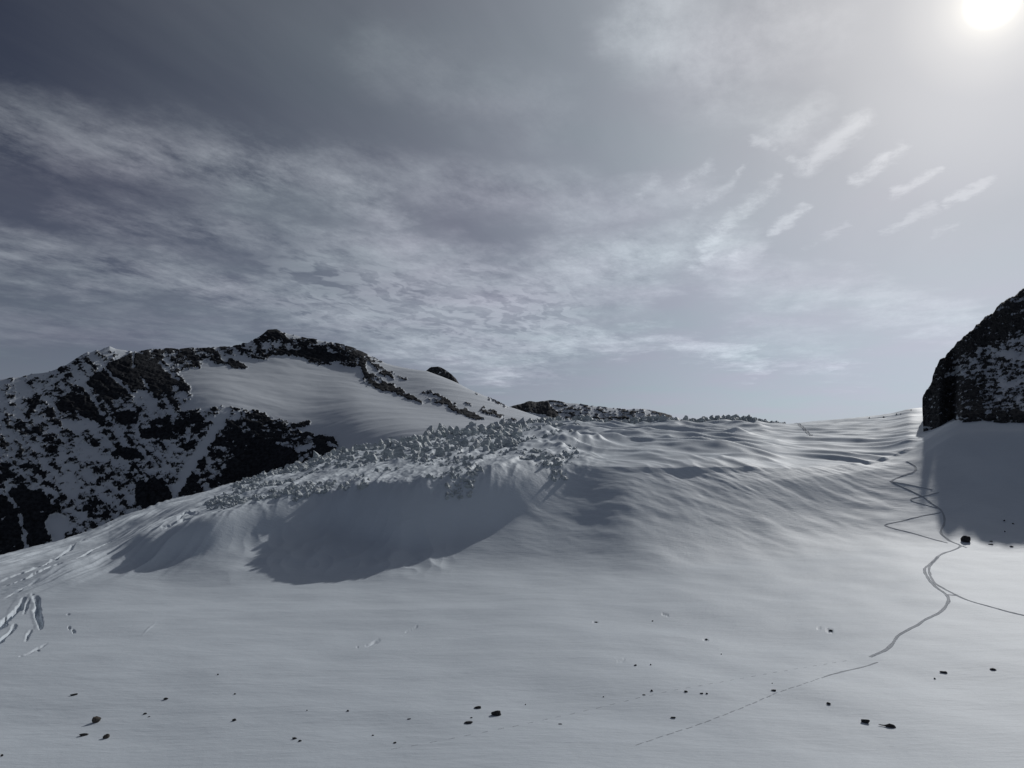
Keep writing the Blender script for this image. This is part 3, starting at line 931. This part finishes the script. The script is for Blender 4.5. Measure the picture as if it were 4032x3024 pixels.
# close the left end: the wall turns back away from the viewer
back = []
for k, dd in enumerate((110, 60, 25, 8)):
    back.append((Dc2[:, :1] + dd, Zc2[:, :1] * (1 - 0.0 * k)))
cols_D = np.hstack([b[0] for b in back] + [Dc2])
cols_Z = np.hstack([b[1] for b in back] + [Zc2])
cols_a = np.concatenate([azc0 + np.array([0.012, 0.004, 0.001, 0.0002]), azc])
rc2 = np.hstack([np.repeat(rockc[:, :1], 4, axis=1), rockc])
cliff = link('rock_wall', grid_mesh('rock_wall', cols_D * np.sin(cols_a), cols_D * np.cos(cols_a), cols_Z, {'rock': rc2}), CLIFF_MAT, kind='structure')

# ------------------------------------------------------------------ far ridge and the dark rock knob
RS = [(1960, 1640), (2000, 1606), (2032, 1596), (2060, 1590), (2082, 1580), (2114, 1585), (2159, 1575), (2186, 1577), (2227, 1587), (2272, 1589), (2314, 1597), (2390, 1605), (2466, 1613), (2510, 1610), (2536, 1610), (2565, 1617),
      (2630, 1633), (2646, 1638), (2650, 1652), (2684, 1657), (2733, 1663), (2800, 1680), (2900, 1710)]
RL = [[(p, 1760, 2500) for p, q in RS], [(p, q + (1760 - q) * 0.45, 2750) for p, q in RS], [(p, q, 3000) for p, q in RS], [(p, q + 15, 3200) for p, q in RS], [(p, 1800, 3700) for p, q in RS]]
azr = np.linspace(float(pix(1965, 1620)[0]), float(pix(2890, 1700)[0]), 360)
Dr, Zr, Sr = lines_to_grid(RL, azr, [50, 50, 8, 8], linear=True)
PXr, PYr = unpix(Dr * np.sin(azr), Dr * np.cos(azr), Zr)
Br = np.full(PXr.shape, 0.40)
paint(Br, PXr, PYr, [(1990, 1606), (2082, 1575), (2150, 1580), (2190, 1620), (2225, 1665), (2200, 1665), (2140, 1635), (2070, 1625)], 0.85, 5)
paint(Br, PXr, PYr, [(2065, 1632), (2140, 1640), (2200, 1668), (2180, 1690), (2060, 1690)], -0.2, 5)
paint(Br, PXr, PYr, [(2590, 1625), (2646, 1636), (2655, 1660), (2600, 1650)], 0.8, 5)
paint(Br, PXr, PYr, [(2640, 1650), (2733, 1660), (2733, 1675), (2640, 1670)], 0.7, 4)
rockr = Br + 0.5 * fbm(PXr / 30, PYr / 11, 5, 0.6, 131)
relr = smooth(0.42, 0.58, rockr) * (6 + 8 * ridged(PXr / 22, PYr / 22, 4, 0.55, 135)) * np.clip((100 - np.arange(Dr.shape[0])) / 8.0, 0.1, 1)[:, None]
link('far_ridge', grid_mesh('far_ridge', (Dr - relr) * np.sin(azr), (Dr - relr) * np.cos(azr), Zr + 0.3 * relr, {'rock': rockr}), RIDGE_MAT, kind='structure')

KS = [(1668, 1470), (1680, 1459), (1690, 1450), (1698, 1446), (1712, 1445), (1725, 1444), (1740, 1449), (1752, 1456), (1766, 1465), (1779, 1476), (1797, 1494), (1808, 1512), (1820, 1540)]
KL = [[(p, 1580, 2500) for p, q in KS], [(p, q + (1580 - q) * 0.4, 2530) for p, q in KS], [(p, q, 2570) for p, q in KS], [(p, q + 20, 2620) for p, q in KS], [(p, 1600, 2720) for p, q in KS]]
azk = np.linspace(float(pix(1669, 1470)[0]), float(pix(1818, 1540)[0]), 90)
Dk, Zk, Sk = lines_to_grid(KL, azk, [24, 24, 6, 6], linear=True)
PXk, PYk = unpix(Dk * np.sin(azk), Dk * np.cos(azk), Zk)
rkk = 0.85 + 0.4 * fbm(PXk / 14, PYk / 9, 4, 0.6, 141)
relk = (4 + 6 * ridged(PXk / 14, PYk / 14, 4, 0.55, 145)) * np.clip((48 - np.arange(Dk.shape[0])) / 6.0, 0.1, 1)[:, None]
link('rock_peak', grid_mesh('rock_peak', (Dk - relk) * np.sin(azk), (Dk - relk) * np.cos(azk), Zk + 0.3 * relk, {'rock': rkk}), RIDGE_MAT, kind='structure')

# ------------------------------------------------------------------ ice blocks of the icefall
def ice_material():
    m, N, b = principled('ice')
    geo = N.n('ShaderNodeNewGeometry')
    pos = geo.outputs['Position']
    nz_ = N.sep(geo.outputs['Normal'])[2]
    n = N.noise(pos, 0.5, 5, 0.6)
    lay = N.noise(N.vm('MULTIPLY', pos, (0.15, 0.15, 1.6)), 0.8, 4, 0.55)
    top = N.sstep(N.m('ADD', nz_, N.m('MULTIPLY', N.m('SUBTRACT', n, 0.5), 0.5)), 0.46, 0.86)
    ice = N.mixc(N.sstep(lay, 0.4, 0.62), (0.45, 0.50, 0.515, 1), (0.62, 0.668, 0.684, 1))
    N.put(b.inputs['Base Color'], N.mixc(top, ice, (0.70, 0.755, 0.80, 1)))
    b.inputs['Roughness'].default_value = 0.5
    b.inputs['Specular IOR Level'].default_value = 0.3
    bp = N.n('ShaderNodeBump')
    bp.inputs['Strength'].default_value = 0.8
    bp.inputs['Distance'].default_value = 1.2
    N.put(bp.inputs['Height'], N.m('ADD', lay, N.m('MULTIPLY', n, 0.6)))
    N.put(b.inputs['Normal'], bp.outputs[0])
    return m


ICE = ice_material()
rng = random.Random(11)


def block_mesh(seed):
    """a leaning, chopped ice tower about 1 m across, 1 m high above its foot"""
    r = random.Random(seed)
    n = r.choice((5, 5, 6, 6, 7))
    ph = r.random() * 6.28
    radii = [0.32 + 0.34 * r.random() for _ in range(n)]
    lean = (r.uniform(-0.35, 0.35), r.uniform(-0.35, 0.35))
    sharp = r.random() ** 0.7
    levels = [(-0.8, 1.25), (0.0, 1.1), (0.5 + 0.12 * r.random(), 0.95 - 0.1 * sharp), (0.84, 0.80 - 0.38 * sharp)]
    vs_, fs = [], []
    slope = (r.uniform(-0.6, 0.6), r.uniform(-0.6, 0.6))
    for z, k in levels:
        for i in range(n):
            a = ph + 6.2832 * i / n
            rr = radii[i] * k * r.uniform(0.8, 1.15)
            x, y = rr * math.cos(a), rr * math.sin(a)
            zz = z + (slope[0] * x + slope[1] * y) * max(z, 0) + (r.uniform(-0.12, 0.12) if z > 0 else 0)
            vs_.append((x + lean[0] * max(z, 0), y + lean[1] * max(z, 0), zz))
    vs_.append((lean[0] + r.uniform(-0.12, 0.12), lean[1] + r.uniform(-0.12, 0.12), 0.92 + 0.22 * sharp * r.random()))
    for L in range(3):
        for i in range(n):
            j = (i + 1) % n
            fs.append((L * n + i, L * n + j, (L + 1) * n + j, (L + 1) * n + i))
    for i in range(n):
        fs.append((3 * n + i, 3 * n + (i + 1) % n, 4 * n))
    return vs_, fs


variants = [block_mesh(300 + i) for i in range(18)]
vmesh = []
for v_, f_ in variants:
    me = bpy.data.meshes.new('ice_block')
    me.from_pydata(v_, [], f_)
    me.materials.append(ICE)
    vmesh.append(me)


def grid_point(az, s_):
    c = int(np.clip(round(float(col_of(az))), 0, len(AZ) - 1))
    k = int(np.argmin(np.abs(S - s_)))
    return GX[k, c], GY[k, c], GZ[k, c], D[k, c]


blocks = []
tries = 0
while len(blocks) < 2300 and tries < 40000:
    tries += 1
    pxx = rng.uniform(930, 2050) if rng.random() < 0.45 else rng.uniform(2050, 3090)
    az = float(pix(pxx, 1750)[0])
    if pxx < 2050:
        lo = float(np.interp(pxx, [930, 1300, 1700, 2050], [4.72, 4.58, 4.26, 4.30]))
        s_ = lo + (5.02 - lo) * rng.random() ** 0.85
        big = float(np.interp(pxx, [930, 1100, 1350, 1700, 2050], [15, 23, 30, 39, 38]))
        keep = 1.0
    else:
        s_ = rng.uniform(4.88, 5.02)
        big = float(np.interp(pxx, [2050, 2250, 2900, 3090], [34, 27, 27, 10]))
        keep = 1.0
    if rng.random() > keep:
        continue
    x, y, z, d = grid_point(az, s_)
    cl_ = float(perlin(x / 45.0, y / 45.0, 5))
    if pxx < 2050 and cl_ < -0.22 and s_ < 4.93:
        continue
    size = big * d / F * (0.24 + 1.0 * rng.random() ** 1.7) * (0.85 + 0.5 * max(cl_, 0) * (pxx < 2050))
    if pxx > 2050:
        z += 0.04 * size
    ok = True
    sp_ = 0.37 if pxx < 2050 else 0.26
    for b_ in blocks[-500:]:
        if (b_[0] - x) ** 2 + (b_[1] - y) ** 2 < (sp_ * (b_[3] + size)) ** 2:
            ok = False
            break
    if ok:
        blocks.append((x, y, z, size, d))
# small broken ice strewn over the flank
for _ in range(5200):
    pxx = rng.uniform(820, 2280)
    az = float(pix(pxx, 1850)[0])
    s_ = rng.uniform(3.86, 4.75)
    x, y, z, d = grid_point(az, s_)
    cl_ = float(perlin(x / 22.0, y / 38.0, 15)) + 0.4 * float(perlin(x / 7.0, y / 12.0, 16))
    if cl_ > 0.12 + 0.25 * (s_ < 4.0):
        blocks.append((x, y, z - 0.2, (5 + 17 * rng.random() ** 2.2) * d / F, d))
blocks.sort(key=lambda b_: -b_[3] / b_[4])
for i, (x, y, z, size, d) in enumerate(blocks[:300]):
    o = bpy.data.objects.new('ice_block', vmesh[i % 18])
    C.objects.link(o)
    o.parent = glacier
    o.location = (x, y, z - 0.1 * size)
    o.rotation_euler = (rng.uniform(-0.28, 0.28), rng.uniform(-0.28, 0.28), rng.uniform(0, 6.28))
    o.scale = (size * rng.uniform(0.8, 1.25), size * rng.uniform(0.7, 1.1), size * rng.uniform(0.6, 1.1))
vs_, fs = [], []
for i, (x, y, z, size, d) in enumerate(blocks[300:]):
    v_, f_ = variants[(i * 7) % 18]
    a = rng.uniform(0, 6.28)
    ca_, sa_ = math.cos(a), math.sin(a)
    kx, ky, kz = size * rng.uniform(0.9, 1.4), size * rng.uniform(0.8, 1.2), size * rng.uniform(0.6, 1.0)
    o0 = len(vs_)
    for p in v_:
        vs_.append((x + kx * p[0] * ca_ - ky * p[1] * sa_, y + kx * p[0] * sa_ + ky * p[1] * ca_, z - 0.1 * size + kz * p[2]))
    fs += [tuple(o0 + q for q in f) for f in f_]
me = bpy.data.meshes.new('ice_rubble')
me.from_pydata(vs_, [], fs)
link('ice_rubble', me, ICE, glacier, kind='stuff')

# ------------------------------------------------------------------ ski tracks and footprints
def trampled_shade_material():
    m, N, b = principled('trampled_snow_painted_shade')
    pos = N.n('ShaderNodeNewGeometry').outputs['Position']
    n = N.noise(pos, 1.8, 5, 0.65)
    N.put(b.inputs['Base Color'], N.mixc(n, (0.40, 0.44, 0.49, 1), (0.58, 0.62, 0.67, 1)))  # packed-snow grey, darkened further to paint in the shade of the groove
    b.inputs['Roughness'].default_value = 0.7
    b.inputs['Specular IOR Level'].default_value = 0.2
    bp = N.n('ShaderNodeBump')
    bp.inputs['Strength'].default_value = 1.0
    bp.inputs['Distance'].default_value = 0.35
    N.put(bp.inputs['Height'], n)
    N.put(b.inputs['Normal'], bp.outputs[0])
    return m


TRAMPLED_SHADE = trampled_shade_material()


def resample(pts, step):
    """pixels -> evenly spaced points on the snow"""
    dense = []
    for a, b in zip(pts[:-1], pts[1:]):
        n = max(2, int(math.hypot(b[0] - a[0], b[1] - a[1]) / 4))
        dense += [(a[0] + (b[0] - a[0]) * i / n, a[1] + (b[1] - a[1]) * i / n) for i in range(n)]
    dense.append(pts[-1])
    dn = np.array(dense, float)
    for _ in range(6):
        dn[1:-1] = 0.25 * dn[:-2] + 0.5 * dn[1:-1] + 0.25 * dn[2:]
    g = np.array([spot(p[0], p[1])[:2] for p in dn])
    for _ in range(10):
        g[1:-1] = 0.25 * g[:-2] + 0.5 * g[1:-1] + 0.25 * g[2:]
    L = np.concatenate([[0], np.cumsum(np.hypot(*np.diff(g, axis=0).T))])
    t = np.linspace(0, L[-1], max(3, int(L[-1] / step)))
    return np.stack([np.interp(t, L, g[:, 0]), np.interp(t, L, g[:, 1])], axis=1)


def track_mesh(name, lines, half, berm=0.2, dash=None, wob=0.4):
    prof = [(-1.3, -0.2), (-1.05, 0.55), (-0.85, 0.7), (-0.6, 0.22), (0.0, 0.15), (0.6, 0.22), (0.85, 0.7), (1.05, 0.55), (1.3, -0.2)]
    V, Fc = [], []
    r = random.Random(len(lines[0]))
    for pts in lines:
        g = resample(pts, 0.8 if dash is None else 0.3)
        tg = np.gradient(g, axis=0)
        tg /= np.hypot(tg[:, 0], tg[:, 1])[:, None] + 1e-9
        nr = np.stack([tg[:, 1], -tg[:, 0]], axis=1)
        prev = None
        for i in range(len(g)):
            if dash is not None and (i * 0.3) % dash[1] > dash[0]:
                prev = None
                continue
            w = half * (1 + wob * float(perlin(i / 6.0, 3.3, 9)) + wob * r.uniform(-0.3, 0.3))
            off = wob * half * float(perlin(i / 9.0, 8.1, 4)) + (0 if dash is None else half * 0.5 * (1 if int(i * 0.3 / dash[1]) % 2 else -1))
            row = []
            for a, h in prof:
                x = g[i, 0] + nr[i, 0] * (a * w + off)
                y = g[i, 1] + nr[i, 1] * (a * w + off)
                row.append(len(V))
                V.append((x, y, ground(x, y) + berm * h * r.uniform(0.75, 1.2)))
            if prev is not None:
                for q in range(len(prof) - 1):
                    Fc.append((prev[q], prev[q + 1], row[q + 1], row[q]))
            prev = row
    me = bpy.data.meshes.new(name)
    me.from_pydata(V, [], Fc)
    return me


c7 = lambda L: [(2600 + a * 0.6474, 2100 + b * 0.6474) for a, b in L]
c4 = lambda L: [(3300 + a * 0.6636, 1100 + b * 0.663) for a, b in L]
c3 = lambda L: [(2500 + a * 0.5425, 1500 + b * 0.5425) for a, b in L]
c6 = lambda L: [(1300 + a * 0.633, 2200 + b * 0.633) for a, b in L]
MAIN = c7([(1277, 752), (1340, 725), (1390, 700), (1415, 665), (1440, 625), (1500, 590), (1560, 560), (1620, 520), (1690, 490), (1740, 445), (1760, 405), (1745, 373),
           (1700, 345), (1650, 305), (1620, 260), (1598, 215), (1640, 190), (1680, 145), (1720, 120), (1780, 105), (1810, 90), (1838, 76), (1770, 52), (1730, 25), (1705, 0)]) + \
    c4([(600, 1500), (635, 1455), (630, 1410), (615, 1370), (560, 1335), (510, 1295), (430, 1255), (360, 1225), (305, 1200), (340, 1185), (400, 1160), (455, 1145),
        (472, 1125), (455, 1105), (405, 1082)])
link('ski_track', track_mesh('ski_track', [MAIN], 0.38, 0.15), TRAMPLED_SHADE, kind='structure')
BR = c7([(2400, 545), (2212, 500), (2100, 474), (2000, 445), (1900, 418), (1850, 400), (1800, 377), (1750, 350), (1700, 322), (1660, 300), (1645, 262), (1628, 215), (1650, 185), (1690, 146)])
LK = c7([(1745, 374), (1775, 376), (1800, 378)])
TOP = c7([(1835, 76), (1862, 88)])
link('ski_track', track_mesh('ski_track', [BR, LK, TOP], 0.32, 0.14), TRAMPLED_SHADE, kind='structure')
Z3 = c4([(610, 1385), (500, 1405), (380, 1435), (264, 1460), (330, 1480), (450, 1510), (550, 1540), (650, 1566)])
Z2 = c4([(600, 1265), (500, 1290), (418, 1305), (440, 1320), (520, 1340), (606, 1364)])
Z1 = c4([(305, 1200), (420, 1220), (560, 1250)])
link('ski_track', track_mesh('ski_track', [Z3, Z2, Z1], 0.28, 0.12), TRAMPLED_SHADE, kind='structure')
UP = c3([(1168, 298), (1200, 325), (1240, 360), (1280, 398)])
link('ski_track', track_mesh('ski_track', [UP], 1.1, 0.5), TRAMPLED_SHADE, kind='structure')
FT2 = c7([(-150, 1290), (0, 1238), (230, 1165), (400, 1100), (560, 1035), (720, 965), (860, 920), (960, 885), (1080, 845), (1240, 812), (1320, 785)])
FADE = c7([(1322, 784), (1230, 815), (1120, 838), (1000, 872)])
link('ski_track', track_mesh('ski_track', [FADE], 0.2, 0.05), TRAMPLED_SHADE, kind='structure')
link('footprint_trail', track_mesh('footprint_trail', [FT2], 0.10, 0.03, dash=(2.1, 2.6)), TRAMPLED_SHADE, kind='structure')
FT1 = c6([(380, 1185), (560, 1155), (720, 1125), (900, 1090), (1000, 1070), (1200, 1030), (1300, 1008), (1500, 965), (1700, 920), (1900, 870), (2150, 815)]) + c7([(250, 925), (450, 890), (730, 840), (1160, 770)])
link('footprint_trail', track_mesh('footprint_trail', [FT1], 0.06, 0.02, dash=(1.5, 3.2)), TRAMPLED_SHADE, kind='structure')

# ------------------------------------------------------------------ stones on the snow
def stone_material(name, a, b_):
    m, N, b = principled(name)
    pos = N.n('ShaderNodeTexCoord').outputs['Object']
    n = N.noise(pos, 2.2, 6, 0.65)
    n2 = N.noise(pos, 9.0, 4, 0.6)
    N.put(b.inputs['Base Color'], N.mixc(N.sstep(N.m('ADD', N.m('MULTIPLY', n, 0.7), N.m('MULTIPLY', n2, 0.3)), 0.35, 0.65), (*a, 1), (*b_, 1)))
    b.inputs['Roughness'].default_value = 0.85
    b.inputs['Specular IOR Level'].default_value = 0.2
    bp = N.n('ShaderNodeBump')
    bp.inputs['Strength'].default_value = 0.6
    bp.inputs['Distance'].default_value = 0.08
    N.put(bp.inputs['Height'], n2)
    N.put(b.inputs['Normal'], bp.outputs[0])
    return m


DARK = stone_material('dark_stone', (0.018, 0.018, 0.021), (0.065, 0.062, 0.062))
BROWN = stone_material('brown_stone', (0.06, 0.052, 0.045), (0.17, 0.15, 0.13))


def ico(sub):
    import bmesh
    bm = bmesh.new()
    bmesh.ops.create_icosphere(bm, subdivisions=sub, radius=1.0)
    v_ = np.array([v.co[:] for v in bm.verts])
    f_ = [[v.index for v in f.verts] for f in bm.faces]
    bm.free()
    return v_, f_


ICO = ico(3)


def stone_mesh(name, seed, w, dp, h, kind):
    """angular stone: a noisy ball cut by random planes, then stretched; taper and tilt by kind"""
    r = np.random.RandomState(seed)
    v_ = ICO[0].copy()
    for k in range(16):
        n_ = r.normal(size=3)
        n_ /= np.linalg.norm(n_)
        c = r.uniform(0.55, 0.86)
        ex = v_ @ n_ - c
        v_ -= np.outer(np.maximum(ex, 0) * 0.96, n_)
    v_ += 0.03 * r.normal(size=v_.shape)
    v_ /= np.abs(v_).max(axis=0)
    if kind == 'wedge':
        v_[:, 2] *= 0.45 + 0.55 * (v_[:, 0] * (1 if seed % 2 else -1) + 1) / 2
    if kind == 'slab':
        v_[:, 2] = np.clip(v_[:, 2] * 1.6, -1, 1) * (0.8 + 0.2 * v_[:, 0])
    if kind == 'tail':
        t = (v_[:, 0] + 1) / 2
        v_[:, 2] *= 0.25 + 0.75 * smooth(0.4, 0.75, t)
        v_[:, 1] *= 0.3 + 0.7 * smooth(0.3, 0.7, t)
    if kind == 'peak':
        k = 1 - 0.75 * np.clip((v_[:, 2] + 0.2) / 1.2, 0, 1)
        v_[:, 0] *= k
        v_[:, 1] *= k
    v_ = v_ * np.array([w / 2, dp / 2, h / 2])
    me = bpy.data.meshes.new(name)
    me.from_pydata(v_.tolist(), [], ICO[1])
    return me


# left, bottom, width, height on the photograph; shape; label
STONES = [
    (363, 2846, 32, 25, 'block', BROWN, 'boulder', 'large upright brown-grey boulder, tallest rock on the snow at lower left'),
    (407, 2908, 27, 17, 'block', BROWN, 'boulder', 'rounded brown boulder just below the tallest lower-left boulder, low and squat'),
    (315, 2899, 30, 12, 'wedge', DARK, 'stone', 'thin dark pointed stone left of the rounded brown boulder'),
    (277, 2740, 26, 7, 'slab', DARK, 'stone', 'flat dark sliver of stone highest above the large brown boulder'),
    (642, 2757, 19, 10, 'wedge', DARK, 'stone', 'dark wedge stone sloping up to the right, alone on the left snow'),
    (920, 2736, 10, 7, 'peak', DARK, 'stone', 'small dark stone above the white-tipped one, mid left of the basin'),
    (853, 2659, 9, 6, 'peak', DARK, 'stone', 'tiny dark stone farthest up the left half of the basin'),
    (562, 2815, 15, 8, 'wedge', DARK, 'stone', 'small dark stone right of the tallest brown boulder, larger of a close pair'),
    (583, 2824, 9, 4, 'block', DARK, 'stone', 'tiny stone at lower right of its partner, right of the tallest brown boulder'),
    (914, 2840, 17, 9, 'block', DARK, 'stone', 'small dark stone with a snow tip, straight below the peaked one'),
    (1364, 2803, 11, 8, 'peak', DARK, 'stone', 'small dark cone-shaped stone alone between the left rocks and the black block'),
    (1206, 2799, 6, 4, 'block', DARK, 'stone', 'faint grain-sized stone left of the small dark cone'),
    (1151, 2912, 19, 9, 'wedge', DARK, 'stone', 'upper of two dark stones close together near the bottom left-centre'),
    (1173, 2921, 15, 7, 'block', DARK, 'stone', 'lower of two dark stones close together near the bottom left-centre'),
    (3, 2980, 9, 7, 'block', DARK, 'stone', 'small dark stone at the bottom left corner of the view'),
    (1863, 2792, 32, 10, 'slab', DARK, 'stone', 'flat black slab with pointed ends, upper left of the big black block'),
    (1933, 2818, 43, 22, 'block', DARK, 'boulder', 'big ragged black block, largest rock at the bottom centre'),
    (1820, 2851, 43, 10, 'slab', DARK, 'stone', 'long thin black lens of rock lower left of the big black block'),
    (1603, 2833, 16, 4, 'slab', DARK, 'stone', 'short flat sliver left of the long black lens'),
    (1851, 2828, 10, 4, 'slab', DARK, 'stone', 'tiny flat chip between the pointed slab and the long black lens'),
    (1463, 2898, 11, 5, 'block', DARK, 'stone', 'tiny dark stone upper left of the oval one near the bottom'),
    (1547, 2928, 14, 7, 'block', DARK, 'stone', 'small oval dark stone beside the dotted footprint trail, lowest in the centre'),
    (2066, 2777, 6, 5, 'peak', DARK, 'stone', 'tiny dark stone upper right of the big black block'),
    (2340, 2452, 13, 4, 'slab', DARK, 'stone', 'flat chip in a snow scoop, farthest stone in the centre basin'),
    (2566, 2448, 7, 5, 'block', DARK, 'stone', 'tiny dark stone right of the far chip in its scoop'),
    (2495, 2623, 12, 7, 'wedge', DARK, 'stone', 'dark stone nearest the curved wind scoop, left one of two in a row'),
    (2558, 2621, 8, 7, 'peak', DARK, 'stone', 'little pointed stone, right one of two in a row by the curved scoop'),
    (2560, 2724, 12, 8, 'peak', DARK, 'stone', 'dark pyramid stone just above the dotted footprint trail'),
    (2528, 2738, 15, 4, 'slab', DARK, 'stone', 'flat chip directly under the dark pyramid stone'),
    (2639, 2829, 22, 6, 'slab', DARK, 'stone', 'thin flat dark stone below the three in a row, left of the lower footprints'),
    (2198, 2853, 16, 4, 'slab', DARK, 'stone', 'flat sliver lying right of the big black block, below the dotted trail'),
    (2373, 2746, 6, 4, 'block', DARK, 'stone', 'grain-sized stone above the middle of the dotted footprint trail'),
    (2692, 2727, 16, 7, 'block', DARK, 'stone', 'leftmost and largest of three dark stones in a row'),
    (2755, 2734, 15, 7, 'wedge', DARK, 'stone', 'middle one of three dark stones in a row'),
    (2777, 2734, 11, 6, 'block', DARK, 'stone', 'rightmost and smallest of three dark stones in a row'),
    (3036, 2723, 20, 9, 'wedge', DARK, 'stone', 'dark hump of stone touching the upper edge of the lower footprint trail'),
    (3038, 2692, 5, 3, 'block', DARK, 'stone', 'grain-sized stone above the dark hump by the footprint trail'),
    (3254, 2776, 17, 9, 'block', DARK, 'stone', 'small rounded dark stone alone, right of the lower footprint trail'),
    (3387, 2848, 36, 14, 'slab', DARK, 'boulder', 'thick black slab just left of the long tailed rock at lower right'),
    (3456, 2864, 65, 14, 'tail', DARK, 'boulder', 'long black rock with a thin tail to the left, bottom right'),
    (3677, 2675, 8, 5, 'block', DARK, 'stone', 'tiny stone below the winged flat one on the right'),
    (3702, 2652, 26, 8, 'slab', DARK, 'stone', 'flat dark stone with thin ends, right of the ski track bend'),
    (3899, 2640, 22, 8, 'block', DARK, 'stone', 'blocky dark stone nearest the right edge, level with the flat one'),
    (2838, 2578, 5, 4, 'block', DARK, 'stone', 'grain-sized stone between the scoops in the right half'),
    (2774, 2520, 13, 5, 'slab', DARK, 'stone', 'thin dark chip in a small scoop, right of centre'),
    (3262, 2486, 16, 7, 'wedge', DARK, 'stone', 'dark lip of rock in a snow scoop left of the ski track'),
    (3783, 2136, 35, 24, 'block', DARK, 'boulder', 'large dark boulder beside the top bend of the ski track'),
    (3897, 2134, 12, 4, 'slab', DARK, 'stone', 'upper of two flat stones right of the large trackside boulder'),
    (3892, 2146, 17, 4, 'slab', DARK, 'stone', 'lower of two flat stones right of the large trackside boulder'),
    (3977, 2155, 12, 5, 'block', DARK, 'stone', 'dark stone on the lower edge of the shadow at the right side'),
    (3950, 2053, 8, 5, 'block', DARK, 'stone', 'largest of three stones inside the shadow under the rock wall'),
    (3985, 2064, 8, 4, 'block', DARK, 'stone', 'rightmost of three stones inside the shadow under the rock wall'),
    (3954, 2095, 5, 4, 'block', DARK, 'stone', 'lowest and smallest of three stones inside the shadow under the rock wall'),
    (3420, 1648, 6, 5, 'peak', DARK, 'stone', 'leftmost tiny boulder on the skyline of the snow pass'),
    (3476, 1646, 7, 6, 'block', DARK, 'stone', 'tiny boulder just below the skyline, second from left on the snow pass'),
    (3527, 1634, 6, 5, 'block', DARK, 'stone', 'tiny boulder third from left on the snow pass skyline'),
    (3544, 1632, 5, 4, 'peak', DARK, 'stone', 'tiny boulder close right of the third one on the snow pass skyline'),
    (3585, 1617, 5, 5, 'peak', DARK, 'stone', 'tiny boulder near the rock wall on the snow pass skyline'),
]
for i, (x0, yb, w, h, kind, mat, cat, lab) in enumerate(STONES):
    x, y, d = spot(x0 + w / 2, yb - min(3, h * 0.3))
    R3 = math.sqrt(d * d + 45 * 45)
    wm, hm = 0.9 * w / F * R3, h / F * R3
    dp = wm * {'slab': 0.34, 'tail': 0.2, 'wedge': 0.5, 'peak': 0.7, 'block': 0.6}[kind]
    hm = max(hm - 0.25 * dp, 0.5 * hm)
    o = link(cat, stone_mesh(cat, 50 + i, wm, dp, hm * 1.5, kind), mat, label=lab, category=cat, group='stones scattered on the snow')
    az = math.atan2(x, y)
    o.location = (x, y, ground(x, y) + hm * 0.30)
    o.rotation_euler = (0, 0, -az)
